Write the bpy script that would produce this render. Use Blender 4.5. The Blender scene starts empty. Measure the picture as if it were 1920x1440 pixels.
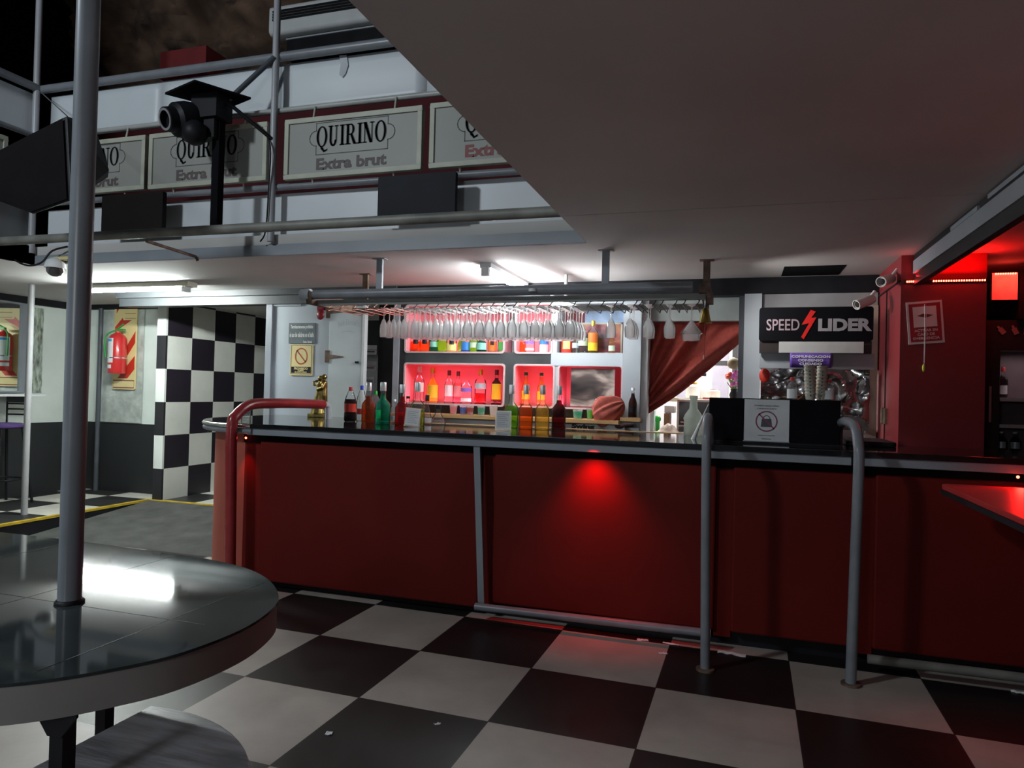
import bpy, bmesh, math, random
from mathutils import Vector, Matrix, noise
random.seed(7)
S = bpy.context.scene
COL = S.collection
PI = math.pi

# ---------------------------------------------------------------- camera, world, exposure, hall light
cam_data = bpy.data.cameras.new('camera')
cam_data.sensor_width = 36.0
cam_data.lens = 1324.0 / 1920.0 * 36.0
cam_data.clip_start = 0.05
cam = bpy.data.objects.new('camera', cam_data)
COL.objects.link(cam)
def look(yaw, pitch, roll):
    cy, sy, cp, sp, cr, sr = math.cos(yaw), math.sin(yaw), math.cos(pitch), math.sin(pitch), math.cos(roll), math.sin(roll)
    f = Vector((-sy * cp, cy * cp, sp)); r = Vector((cy, sy, 0)); u = r.cross(f)
    r2, u2 = cr * r + sr * u, -sr * r + cr * u
    return Matrix(((r2.x, u2.x, -f.x), (r2.y, u2.y, -f.y), (r2.z, u2.z, -f.z)))
cam.matrix_world = Matrix.Translation((0, 0, 1.5248)) @ look(0.31102, 0.01138, 0.02544).to_4x4()
S.camera = cam
w = bpy.data.worlds.new('world'); S.world = w; w.use_nodes = True
w.node_tree.nodes['Background'].inputs[0].default_value = (0.5, 0.55, 0.65, 1)
w.node_tree.nodes['Background'].inputs[1].default_value = 0.01
S.view_settings.view_transform = 'Standard'
S.view_settings.look = 'None'
S.view_settings.exposure = 0.0
S.cycles.transparent_max_bounces = 48
S.cycles.max_bounces = 24
S.cycles.transmission_bounces = 24
S.view_settings.gamma = 1.0
S.view_settings.use_curve_mapping = False

def lamp(name, kind, loc, power, col=(1, 1, 1), size=0.1, size_y=None, aim=None, cone=None, blend=0.6):
    d = bpy.data.lights.new(name, kind); d.energy = power; d.color = col
    if kind == 'AREA':
        d.size = size
        if size_y: d.shape = 'RECTANGLE'; d.size_y = size_y
    else: d.shadow_soft_size = size
    if cone: d.spot_size = math.radians(cone); d.spot_blend = blend
    o = bpy.data.objects.new(name, d); COL.objects.link(o); o.location = loc
    if aim is not None:
        o.rotation_euler = (Vector(aim) - Vector(loc)).to_track_quat('-Z', 'Y').to_euler()
    return o
lamp('hall_fill', 'POINT', (-1.3, -2.4, 2.1), 85, (0.95, 0.98, 1.0), size=0.3)  # unseen fill added to light the pole front, table skirt and stool seat
HALL = lamp('hall_floodlight', 'POINT', (-4.8, -0.8, 4.9), 470, (0.86, 0.95, 1.0), size=0.25)
lamp('kitchen_light', 'AREA', (-0.4, 7.6, 2.42), 55, (1.0, 0.97, 0.95), size=0.9, size_y=0.5, aim=(-0.4, 7.6, 0))
lamp('bar_red_spot', 'SPOT', (-0.87, 4.385, 1.159), 24, (1, 0.008, 0.006), size=0.05, aim=(-0.864, 4.515, 0.834), cone=96, blend=1.0)
lamp('rack_end_fill', 'SPOT', (-0.15, 5.22, 2.27), 25, (1, 0.98, 0.95), size=0.06, aim=(0.75, 5.62, 1.85), cone=125, blend=0.8)  # added spot with no fixture, brightens the sign, foil and column side
lamp('corner_red_spot', 'SPOT', (-3.564, 4.45, 1.124), 5, (1, 0.008, 0.006), size=0.012, aim=(-3.586, 4.54, 0.554), cone=60, blend=0.9)
lamp('table_red_spot', 'SPOT', (1.424, 4.36, 1.164), 10, (1, 0.006, 0.004), size=0.02, aim=(1.5, 3.7, 1.0), cone=150, blend=0.6)
lamp('column_strip_light', 'AREA', (1.28, 5.17, 2.345), 3.5, (1, 0.008, 0.006), size=0.42, size_y=0.03, aim=(1.28, 5.0, 3.0))
lamp('monitor_strip_light', 'AREA', (1.74, 5.52, 2.43), 2.0, (1, 0.04, 0.02), size=0.2, size_y=0.03, aim=(1.73, 5.62, 2.2))
# red glow lamps inside the four niches of the back bar
for nx, nw in ((-2.535, .9), (-1.74, .3), (-1.47, .08)):
    lamp('niche_lower_light', 'AREA', (nx, 6.20, 1.42), 4.6 * nw + 0.4, (1, 0.10, 0.16), size=nw, size_y=0.10, aim=(nx, 6.26, 3))
for nx, nw in ((-2.535, .9), (-1.75, .34)):
    lamp('niche_upper_light', 'AREA', (nx, 6.24, 1.905), 3.0 * nw + 0.3, (1, 0.28, 0.33), size=nw, size_y=0.08, aim=(nx, 6.32, 3))

# ---------------------------------------------------------------- helpers
OFF = {}
class MB:
    def __init__(s): s.v = []; s.f = []
    def add(s, vs, fs):
        n = len(s.v); s.v += [tuple(p) for p in vs]; s.f += [tuple(i + n for i in f) for f in fs]; return s
    def box(s, x0, x1, y0, y1, z0, z1, m=None):
        vs = [(x, y, z) for z in (z0, z1) for y in (y0, y1) for x in (x0, x1)]
        if m is not None: vs = [m @ Vector(p) for p in vs]
        return s.add(vs, [(0, 2, 3, 1), (4, 5, 7, 6), (0, 1, 5, 4), (2, 6, 7, 3), (0, 4, 6, 2), (1, 3, 7, 5)])
    def rbox(s, x0, x1, y0, y1, z0, z1, r, axis='z', m=None, n=4):
        # box with corners rounded about one axis
        a = {'z': (x0, x1, y0, y1), 'y': (x0, x1, z0, z1), 'x': (y0, y1, z0, z1)}[axis]
        p = rrect(a[0], a[1], a[2], a[3], r, n)
        if axis == 'z': return s.prism(p, z0, z1, 'z', m)
        if axis == 'y': return s.prism(p, y0, y1, 'y', m)
        return s.prism(p, x0, x1, 'x', m)
    def prism(s, poly, a, b, axis='z', m=None):
        n = len(poly)
        def q(p, h):
            p = {'z': (p[0], p[1], h), 'y': (p[0], h, p[1]), 'x': (h, p[0], p[1])}[axis]
            return m @ Vector(p) if m is not None else p
        vs = [q(p, a) for p in poly] + [q(p, b) for p in poly]
        fs = [tuple(range(n))[::-1], tuple(range(n, 2 * n))] + [(i, (i + 1) % n, n + (i + 1) % n, n + i) for i in range(n)]
        return s.add(vs, fs)
    def tube(s, pts, r, n=12, caps=True):
        pts = [Vector(p) for p in pts]; k = len(pts)
        rs = r if isinstance(r, (list, tuple)) else [r] * k
        vs = []; fs = []; up = None
        for i, p in enumerate(pts):
            d = (pts[min(i + 1, k - 1)] - pts[max(i - 1, 0)]).normalized()
            if up is None:
                up = Vector((0, 0, 1)) if abs(d.z) < 0.9 else Vector((1, 0, 0))
            u = (up - d * up.dot(d)).normalized(); up = u; v = d.cross(u)
            vs += [p + (u * math.cos(2 * PI * j / n) + v * math.sin(2 * PI * j / n)) * rs[i] for j in range(n)]
        for i in range(k - 1):
            for j in range(n):
                fs.append((i * n + j, i * n + (j + 1) % n, (i + 1) * n + (j + 1) % n, (i + 1) * n + j))
        if caps: fs += [tuple(range(n))[::-1], tuple(range((k - 1) * n, k * n))]
        return s.add(vs, fs)
    def lathe(s, prof, c=(0, 0, 0), n=20, m=None, sx=1, sy=1, cap=True):
        vs = []; fs = []; k = len(prof)
        for r, z in prof:
            for j in range(n):
                a = 2 * PI * j / n
                p = Vector((r * math.cos(a) * sx, r * math.sin(a) * sy, z))
                if m is not None: p = m @ p
                vs.append(p + Vector(c))
        for i in range(k - 1):
            for j in range(n):
                fs.append((i * n + j, i * n + (j + 1) % n, (i + 1) * n + (j + 1) % n, (i + 1) * n + j))
        if cap and prof[0][0] > 1e-5: fs.append(tuple(range(n))[::-1])
        if cap and prof[-1][0] > 1e-5: fs.append(tuple(range((k - 1) * n, k * n)))
        return s.add(vs, fs)
    def ball(s, c, r, n=14, k=9, sx=1, sy=1, sz=1, m=None):
        prof = [(max(1e-6, r * math.sin(PI * i / (k - 1))), -r * math.cos(PI * i / (k - 1)) * sz) for i in range(k)]
        return s.lathe(prof, c, n, m, sx, sy)
    def grid(s, fn, nu, nv):
        vs = [fn(i / nu, j / nv) for j in range(nv + 1) for i in range(nu + 1)]
        fs = [(j * (nu + 1) + i, j * (nu + 1) + i + 1, (j + 1) * (nu + 1) + i + 1, (j + 1) * (nu + 1) + i) for j in range(nv) for i in range(nu)]
        return s.add(vs, fs)
    def poly(s, pts): return s.add(pts, [tuple(range(len(pts)))])
    def ribbon(s, path, wd, fn):
        # flat stroke in 2D mapped by fn
        for (a, b) in zip(path[:-1], path[1:]):
            dx, dy = b[0] - a[0], b[1] - a[1]; L = math.hypot(dx, dy) or 1
            nx, ny = -dy / L * wd / 2, dx / L * wd / 2
            ex, ey = dx / L * wd / 2, dy / L * wd / 2
            s.poly([fn(a[0] + nx - ex, a[1] + ny - ey), fn(a[0] - nx - ex, a[1] - ny - ey), fn(b[0] - nx + ex, b[1] - ny + ey), fn(b[0] + nx + ex, b[1] + ny + ey)])
        return s
    def build(s, name, mat, parent=None, smooth=0, bevel=0, loc=(0, 0, 0), weld=True):
        off = Vector(OFF[parent.name]) if parent is not None else Vector(loc)
        me = bpy.data.meshes.new(name)
        me.from_pydata([tuple(Vector(p) - off) for p in s.v], [], s.f)
        bm = bmesh.new(); bm.from_mesh(me)
        if weld: bmesh.ops.remove_doubles(bm, verts=bm.verts, dist=1e-5)
        bmesh.ops.recalc_face_normals(bm, faces=bm.faces)
        bm.to_mesh(me); bm.free()
        if mat is not None: me.materials.append(mat)
        o = bpy.data.objects.new(name, me); COL.objects.link(o)
        if smooth:
            me.shade_smooth(); me.set_sharp_from_angle(angle=math.radians(smooth))
        if bevel:
            b = o.modifiers.new('bevel', 'BEVEL'); b.width = bevel; b.segments = 2; b.limit_method = 'ANGLE'
        if parent is not None: o.parent = parent; OFF[o.name] = tuple(off)
        else: o.location = loc; OFF[o.name] = tuple(loc)
        return o
def rrect(x0, x1, y0, y1, r, n=4):
    p = []
    for cx, cy, a0 in ((x1 - r, y1 - r, 0), (x0 + r, y1 - r, 90), (x0 + r, y0 + r, 180), (x1 - r, y0 + r, 270)):
        for i in range(n + 1):
            a = math.radians(a0 + 90 * i / n); p.append((cx + r * math.cos(a), cy + r * math.sin(a)))
    return p
def arc(cx, cy, r, a0, a1, n=8, ry=None):
    return [(cx + r * math.cos(math.radians(a0 + (a1 - a0) * i / n)), cy + (ry or r) * math.sin(math.radians(a0 + (a1 - a0) * i / n))) for i in range(n + 1)]
def tag(o, label, cat, group=None):
    o['label'] = label; o['category'] = cat
    if group: o['group'] = group
    return o
def thing(name, label, cat, loc=(0, 0, 0), group=None):
    o = bpy.data.objects.new(name, None); COL.objects.link(o); o.location = loc; o.empty_display_size = 0.1
    OFF[o.name] = tuple(loc)
    return tag(o, label, cat, group)
def struct(o):
    o['kind'] = 'structure'; return o
def copy_tree(o, loc=None, parent=None, label=None, group=None):
    c = o.copy(); COL.objects.link(c)
    if parent is not None: c.parent = parent
    if loc is not None: c.location = loc
    if label: c['label'] = label
    if group: c['group'] = group
    for ch in list(o.children): copy_tree(ch, parent=c)
    return c
def smoothpath(pts, n=6):
    pts = [Vector(p) for p in pts]; out = []
    for i in range(len(pts) - 1):
        p0, p1, p2, p3 = pts[max(i - 1, 0)], pts[i], pts[i + 1], pts[min(i + 2, len(pts) - 1)]
        for k in range(n):
            t = k / n
            out.append(0.5 * ((2 * p1) + (p2 - p0) * t + (2 * p0 - 5 * p1 + 4 * p2 - p3) * t * t + (3 * p1 - p0 - 3 * p2 + p3) * t ** 3))
    return out + [pts[-1]]

# ---------------------------------------------------------------- lettering
def text(mb, body, fn, w, h, bold=0.0, align='C'):
    """add a line of lettering to mb, fitted to w x h around the origin, mapped to the world by fn(a, b)"""
    cu = bpy.data.curves.new('lettering', 'FONT'); cu.body = body; cu.size = 1.0; cu.offset = bold; cu.resolution_u = 3
    ob = bpy.data.objects.new('lettering', cu)
    me = bpy.data.meshes.new_from_object(ob)
    xs = [v.co.x for v in me.vertices]; ys = [v.co.y for v in me.vertices]
    x0, x1, y0, y1 = min(xs), max(xs), min(ys), max(ys)
    kx, ky = w / (x1 - x0), h / (y1 - y0)
    vs = [fn((v.co.x - (x0 + x1) / 2) * kx, (v.co.y - (y0 + y1) / 2) * ky) for v in me.vertices]
    mb.add(vs, [tuple(p.vertices) for p in me.polygons])
    bpy.data.objects.remove(ob); bpy.data.curves.remove(cu); bpy.data.meshes.remove(me)
def ring(ax, ay, bx, by, cx, cy, n=24, a0=0, a1=360):
    q = []
    for i in range(n):
        t0, t1 = math.radians(a0 + (a1 - a0) * i / n), math.radians(a0 + (a1 - a0) * (i + 1) / n)
        q.append([(cx + ax * math.cos(t0), cy + ay * math.sin(t0)), (cx + ax * math.cos(t1), cy + ay * math.sin(t1)), (cx + bx * math.cos(t1), cy + by * math.sin(t1)), (cx + bx * math.cos(t0), cy + by * math.sin(t0))])
    return q
def rc(x0, x1, y0, y1): return [(x0, y0), (x1, y0), (x1, y1), (x0, y1)]
GLYPH = {
 'Q': (0.95, ring(.44, .52, .25, .46, .44, .5) + [[(.30, .06), (.42, .06), (.52, -.14), (.40, -.14)], [(.36, -.08), (.52, -.02), (.66, -.18), (.60, -.28)], [(.60, -.28), (.66, -.18), (.90, -.10), (.88, -.20)]]),
 'U': (0.90, [rc(.1, .29, .3, .96), rc(.60, .69, .3, .96), rc(0, .38, .94, 1), rc(.50, .80, .94, 1)] + ring(.295, .32, .11, .22, .395, .3, 12, 180, 360)),
 'I': (0.46, [rc(.12, .32, .03, .97), rc(.02, .42, .94, 1), rc(.02, .42, 0, .06)]),
 'R': (0.92, [rc(.1, .3, .03, .97), rc(0, .42, 0, .06), rc(0, .45, .94, 1), rc(.3, .45, .46, .52), [(.36, .5), (.56, .5), (.88, 0), (.64, 0)], rc(.7, .92, 0, .05)] + ring(.3, .27, .12, .21, .42, .73, 10, -90, 90)),
 'N': (0.92, [rc(.1, .18, .03, .97), rc(.66, .74, .03, 1), rc(0, .3, 0, .06), rc(.54, .86, .94, 1), [(.04, 1), (.28, 1), (.74, 0), (.52, 0)], rc(0, .2, .94, 1)]),
 'O': (0.92, ring(.44, .52, .25, .46, .44, .5)),
}
def serif(mb, word, fn, x0, z0, w, h):
    tot = sum(GLYPH[c][0] for c in word); x = 0; k = w / tot
    for c in word:
        adv, polys = GLYPH[c]
        for p in polys: mb.poly([fn(x0 + (x + a) * k, z0 + b * h) for a, b in p])
        x += adv
def front(X, Y, Z):           # a board facing the hall: a runs right, b runs up
    return lambda a, b: (X + a, Y, Z + b)

# ---------------------------------------------------------------- materials
def node_mat(name):
    m = bpy.data.materials.new(name); m.use_nodes = True
    nt = m.node_tree; nt.nodes.clear()
    out = nt.nodes.new('ShaderNodeOutputMaterial')
    return m, nt, out
def M(name, col, rough=0.5, metal=0.0, var=0.12, scale=6.0, bump=0.0, bscale=None, coat=0.0, spec=0.5, streak=None, rvar=0.0):
    m, nt, out = node_mat(name); N, L = nt.nodes.new, nt.links.new
    b = N('ShaderNodeBsdfPrincipled'); L(b.outputs[0], out.inputs[0])
    b.inputs['Roughness'].default_value = rough; b.inputs['Metallic'].default_value = metal
    b.inputs['Coat Weight'].default_value = coat; b.inputs['Specular IOR Level'].default_value = spec
    tc = N('ShaderNodeTexCoord'); vec = tc.outputs['Object']
    if streak:
        mp = N('ShaderNodeMapping'); mp.inputs['Scale'].default_value = streak; L(vec, mp.inputs[0]); vec = mp.outputs[0]
    nz = N('ShaderNodeTexNoise'); nz.inputs['Scale'].default_value = scale; nz.inputs['Detail'].default_value = 5; L(vec, nz.inputs['Vector'])
    cr = N('ShaderNodeValToRGB'); L(nz.outputs[0], cr.inputs[0])
    cr.color_ramp.elements[0].position = 0.3; cr.color_ramp.elements[1].position = 0.7
    cr.color_ramp.elements[0].color = tuple(max(0, c * (1 - var)) for c in col) + (1,)
    cr.color_ramp.elements[1].color = tuple(min(1, c * (1 + var)) for c in col) + (1,)
    L(cr.outputs[0], b.inputs['Base Color'])
    if rvar:
        mr = N('ShaderNodeMapRange'); mr.inputs['To Min'].default_value = max(0.02, rough - rvar); mr.inputs['To Max'].default_value = rough + rvar
        L(nz.outputs[0], mr.inputs[0]); L(mr.outputs[0], b.inputs['Roughness'])
    if bump:
        n2 = N('ShaderNodeTexNoise'); n2.inputs['Scale'].default_value = bscale or scale * 4; n2.inputs['Detail'].default_value = 4; L(vec, n2.inputs['Vector'])
        bp = N('ShaderNodeBump'); bp.inputs['Strength'].default_value = bump; bp.inputs['Distance'].default_value = 0.01
        L(n2.outputs[0], bp.inputs['Height']); L(bp.outputs[0], b.inputs['Normal'])
    return m
def emis(name, col, strength):
    m, nt, out = node_mat(name)
    e = nt.nodes.new('ShaderNodeEmission'); e.inputs[0].default_value = tuple(col) + (1,); e.inputs[1].default_value = strength
    nt.links.new(e.outputs[0], out.inputs[0]); return m
def glass(name, tint, body=0.0, bodycol=None, gloss=0.06, blend=0.35, refr=0.0):
    """thin coloured glass or liquid: tinted transparency, some body colour, bright rims"""
    m, nt, out = node_mat(name); N, L = nt.nodes.new, nt.links.new
    t = N('ShaderNodeBsdfTransparent'); t.inputs[0].default_value = tuple(tint) + (1,)
    g = N('ShaderNodeBsdfGlossy'); g.inputs['Roughness'].default_value = gloss; g.inputs[0].default_value = (1, 1, 1, 1)
    lw = N('ShaderNodeLayerWeight'); lw.inputs[0].default_value = blend
    sh = t.outputs[0]
    if body > 0:
        d = N('ShaderNodeBsdfTranslucent'); d.inputs[0].default_value = tuple(bodycol or tint) + (1,)
        d2 = N('ShaderNodeBsdfDiffuse'); d2.inputs[0].default_value = tuple(bodycol or tint) + (1,)
        ad = N('ShaderNodeMixShader'); ad.inputs[0].default_value = 0.25; L(d.outputs[0], ad.inputs[1]); L(d2.outputs[0], ad.inputs[2])
        mx = N('ShaderNodeMixShader'); mx.inputs[0].default_value = body; L(sh, mx.inputs[1]); L(ad.outputs[0], mx.inputs[2]); sh = mx.outputs[0]
    if refr > 0:
        rf = N('ShaderNodeBsdfGlass'); rf.inputs['IOR'].default_value = 1.3; rf.inputs['Roughness'].default_value = 0.0
        mr_ = N('ShaderNodeMixShader'); mr_.inputs[0].default_value = refr; L(sh, mr_.inputs[1]); L(rf.outputs[0], mr_.inputs[2]); sh = mr_.outputs[0]
    mx2 = N('ShaderNodeMixShader'); L(lw.outputs[0], mx2.inputs[0]); L(sh, mx2.inputs[1]); L(g.outputs[0], mx2.inputs[2])
    L(mx2.outputs[0], out.inputs[0]); return m
def checker_mat(name, c1, c2, size, rot=0.0, org=(0, 0), plane='xy', rough=0.4, stain=0.25, grout=0.004):
    """large two-coloured squares with worn variation; plane picks the two axes"""
    m, nt, out = node_mat(name); N, L = nt.nodes.new, nt.links.new
    b = N('ShaderNodeBsdfPrincipled'); L(b.outputs[0], out.inputs[0]); b.inputs['Roughness'].default_value = rough
    tc = N('ShaderNodeTexCoord'); sx = N('ShaderNodeSeparateXYZ'); L(tc.outputs['Object'], sx.inputs[0])
    i0, i1 = {'xy': (0, 1), 'yz': (1, 2), 'xz': (0, 2)}[plane]
    cb = N('ShaderNodeCombineXYZ'); L(sx.outputs[i0], cb.inputs[0]); L(sx.outputs[i1], cb.inputs[1])
    mp = N('ShaderNodeMapping'); mp.vector_type = 'TEXTURE'
    mp.inputs['Location'].default_value = (org[0], org[1], 0); mp.inputs['Rotation'].default_value = (0, 0, rot); mp.inputs['Scale'].default_value = (size, size, size)
    L(cb.outputs[0], mp.inputs[0])
    s2 = N('ShaderNodeSeparateXYZ'); L(mp.outputs[0], s2.inputs[0])
    def math_(op, a, bb=None):
        q = N('ShaderNodeMath'); q.operation = op
        for k, v in enumerate((a, bb)):
            if v is None: continue
            if isinstance(v, (int, float)): q.inputs[k].default_value = v
            else: L(v, q.inputs[k])
        return q.outputs[0]
    fx, fy = math_('FLOOR', s2.outputs[0]), math_('FLOOR', s2.outputs[1])
    par = math_('FLOORED_MODULO', math_('ADD', fx, fy), 2.0)
    nz = N('ShaderNodeTexNoise'); nz.inputs['Scale'].default_value = 2.2; nz.inputs['Detail'].default_value = 8; nz.inputs['Roughness'].default_value = 0.65; L(tc.outputs['Object'], nz.inputs['Vector'])
    dr = N('ShaderNodeMapRange'); dr.inputs['From Min'].default_value = 0.3; dr.inputs['From Max'].default_value = 0.7; dr.inputs['To Min'].default_value = 1 - stain; dr.inputs['To Max'].default_value = 1.0 + stain * 0.3
    L(nz.outputs[0], dr.inputs[0])
    mix = N('ShaderNodeMix'); mix.data_type = 'RGBA'; L(par, mix.inputs[0]); mix.inputs[6].default_value = tuple(c1) + (1,); mix.inputs[7].default_value = tuple(c2) + (1,)
    # thin joints
    ex = math_('PINGPONG', s2.outputs[0], 0.5); ey = math_('PINGPONG', s2.outputs[1], 0.5)
    jt = math_('LESS_THAN', math_('MINIMUM', ex, ey), grout)
    mj = N('ShaderNodeMix'); mj.data_type = 'RGBA'; L(jt, mj.inputs[0]); L(mix.outputs[2], mj.inputs[6]); mj.inputs[7].default_value = (0.03, 0.028, 0.026, 1)
    ml = N('ShaderNodeMix'); ml.data_type = 'RGBA'; ml.blend_type = 'MULTIPLY'; ml.inputs[0].default_value = 1.0
    L(mj.outputs[2], ml.inputs[6]); L(dr.outputs[0], ml.inputs[7]); L(ml.outputs[2], b.inputs['Base Color'])
    rr = N('ShaderNodeMapRange'); rr.inputs['To Min'].default_value = rough - 0.12; rr.inputs['To Max'].default_value = rough + 0.15; L(nz.outputs[0], rr.inputs[0]); L(rr.outputs[0], b.inputs['Roughness'])
    return m
def dado_mat(name, up, low, z):
    """wall paint in two colours, parted at height z"""
    m = M(name, up, 0.6, var=0.10, scale=1.7, bump=0.05, bscale=30)
    nt = m.node_tree; N, L = nt.nodes.new, nt.links.new
    b = [n for n in nt.nodes if n.type == 'BSDF_PRINCIPLED'][0]; src = b.inputs['Base Color'].links[0].from_socket
    tc = N('ShaderNodeTexCoord'); sx = N('ShaderNodeSeparateXYZ'); L(tc.outputs['Object'], sx.inputs[0])
    lt = N('ShaderNodeMath'); lt.operation = 'LESS_THAN'; L(sx.outputs[2], lt.inputs[0]); lt.inputs[1].default_value = z
    mx = N('ShaderNodeMix'); mx.data_type = 'RGBA'; L(lt.outputs[0], mx.inputs[0]); L(src, mx.inputs[6]); mx.inputs[7].default_value = tuple(low) + (1,)
    L(mx.outputs[2], b.inputs['Base Color']); return m

GREY = M('grey_enamel', (0.25, 0.275, 0.31), 0.42, var=0.08, scale=4, bump=0.03, bscale=60)
GREY_D = M('dark_grey_paint', (0.07, 0.08, 0.095), 0.5, var=0.15, scale=5)
PIPE = M('grey_painted_pipe', (0.20, 0.215, 0.24), 0.36, var=0.12, scale=9, bump=0.04, bscale=40)
PIPE_OLD = M('worn_olive_grey_pipe', (0.19, 0.19, 0.17), 0.5, var=0.35, scale=5, bump=0.05)
PANEL = M('white_metal_panel', (0.62, 0.66, 0.70), 0.4, var=0.06, scale=1.5, bump=0.05, bscale=3)
CEIL = M('ceiling_paint', (0.51, 0.495, 0.485), 0.85, var=0.09, scale=1.1, bump=0.03, bscale=8)
WHITE = M('white_paint', (0.72, 0.74, 0.75), 0.55, var=0.05)
LGREY = M('light_grey_paint', (0.44, 0.48, 0.52), 0.5, var=0.06, scale=2)
BLACK = M('black_paint', (0.012, 0.012, 0.015), 0.5, var=0.3, spec=0.2)
BLACKM = M('matt_black', (0.006, 0.006, 0.008), 0.8, var=0.2, spec=0.06)
NAVY = M('blue_black_board', (0.008, 0.009, 0.016), 0.55, var=0.2, spec=0.15)
DARKW = M('dark_wall', (0.022, 0.022, 0.026), 0.55, var=0.3, scale=3)
REDP = M('red_bar_paint', (0.118, 0.0085, 0.006), 0.62, spec=0.15, var=0.14, scale=1.6, bump=0.06, bscale=14)
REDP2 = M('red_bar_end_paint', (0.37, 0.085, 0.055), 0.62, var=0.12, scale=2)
REDCOL = M('red_column_paint', (0.25, 0.022, 0.027), 0.5, var=0.08, scale=2)
REDVINYL = M('red_vinyl_wrap', (0.30, 0.025, 0.03), 0.28, var=0.15, scale=9, bump=0.35, bscale=18, coat=0.2)
UPRED = M('dark_red_wall', (0.11, 0.012, 0.018), 0.8, var=0.25, scale=1.5)
ROCK = M('rough_dark_render', (0.075, 0.045, 0.03), 0.95, var=1.6, scale=2.2, bump=0.6, bscale=7)
ROCKRED = M('rough_red_render', (0.16, 0.012, 0.008), 0.9, var=0.5, scale=2, bump=0.5)
STONE = M('black_stone_top', (0.010, 0.010, 0.012), 0.07, var=0.5, scale=12, spec=0.9, rvar=0.03)
WOODL = M('pale_wood_edge', (0.46, 0.27, 0.11), 0.5, var=0.2, scale=3, streak=(1, 12, 12))
SLATE = M('slate_laminate', (0.032, 0.041, 0.043), 0.05, var=0.35, scale=5, rvar=0.015, spec=0.2)
SKIRT = M('table_skirt', (0.25, 0.235, 0.22), 0.6, var=0.2, scale=2)
SEATW = M('grey_worn_wood_seat', (0.50, 0.54, 0.60), 0.33, var=0.5, scale=5, spec=0.9, streak=(1, 7, 1), bump=0.15, bscale=20)
CARPET = M('dark_grey_ramp', (0.06, 0.061, 0.058), 0.9, var=0.3, scale=5, bump=0.2, bscale=60)
YELLOW = M('yellow_edge_paint', (0.55, 0.38, 0.03), 0.5, var=0.3, scale=9)
CHROME = M('bright_metal', (0.7, 0.72, 0.74), 0.22, 1.0, var=0.05)
FOIL = M('silver_foil', (0.55, 0.54, 0.55), 0.2, 1.0, var=0.3, scale=3)
MIRROR = M('mirror_glass', (0.80, 0.84, 0.82), 0.02, 1.0, var=0.01)
BRASS = M('brass', (0.42, 0.30, 0.08), 0.3, 1.0, var=0.2)
BRONZE = M('gilded_bronze', (0.34, 0.25, 0.085), 0.33, 1.0, var=0.45, scale=25)
RUST = M('rusty_bracket', (0.16, 0.11, 0.08), 0.7, 0.3, var=0.5, scale=14)
COPPER = M('coppery_wire', (0.50, 0.28, 0.22), 0.35, 0.9, var=0.1)
WIRE = M('dark_wire', (0.05, 0.05, 0.05), 0.4, 0.8, var=0.2)
CREAM = M('cream_frame', (0.42, 0.43, 0.355), 0.5, var=0.12, scale=6)
SIGNBD = M('sign_board', (0.29, 0.295, 0.275), 0.5, var=0.06, scale=2)
INK = M('grey_ink', (0.075, 0.075, 0.085), 0.6, var=0.1)
INKB = M('brown_ink', (0.10, 0.078, 0.078), 0.6, var=0.1)
INKR = M('faded_red_ink', (0.25, 0.07, 0.07), 0.6, var=0.1)
PAPER = M('white_paper', (0.74, 0.75, 0.76), 0.7, var=0.03)
YSIGN = M('pale_yellow_sign', (0.74, 0.62, 0.30), 0.5, var=0.05)
RSIGN = M('red_sign_paint', (0.55, 0.035, 0.02), 0.45, var=0.06)
EXTR = M('extinguisher_red', (0.60, 0.03, 0.03), 0.28, var=0.05, coat=0.4)
PURPLE = M('purple_banner', (0.13, 0.06, 0.36), 0.6, var=0.1)
VIOLET = M('violet_vinyl', (0.10, 0.06, 0.20), 0.35, var=0.15)
CURT = M('maroon_curtain_cloth', (0.40, 0.062, 0.045), 0.85, var=0.18, scale=30, bump=0.2, bscale=160)
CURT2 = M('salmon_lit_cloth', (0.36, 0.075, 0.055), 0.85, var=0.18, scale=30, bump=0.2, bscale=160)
GLASS = glass('clear_glass', (0.97, 0.98, 0.98), 0.30, (0.98, 0.99, 1.0), gloss=0.03, blend=0.15, refr=0.08)
BGLASS = glass('bottle_glass', (0.96, 0.97, 0.97), 0.04, (0.9, 0.95, 0.95), blend=0.18)
DOORGLASS = glass('door_glass', (0.85, 0.86, 0.86), 0.0, blend=0.10)
TUBE = emis('fluorescent_tube', (0.93, 0.98, 1.0), 180)
TUBE3 = emis('reflected_strip_glow', (0.93, 0.98, 1.0), 130)  # glow for the strip that stands in for a tube reflection
TUBE2 = emis('fluorescent_tube_cool', (0.92, 1.0, 0.97), 460)
LED = emis('red_led', (1.0, 0.05, 0.03), 22)
REDLAMP = emis('red_lamp', (1.0, 0.04, 0.02), 30)

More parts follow.
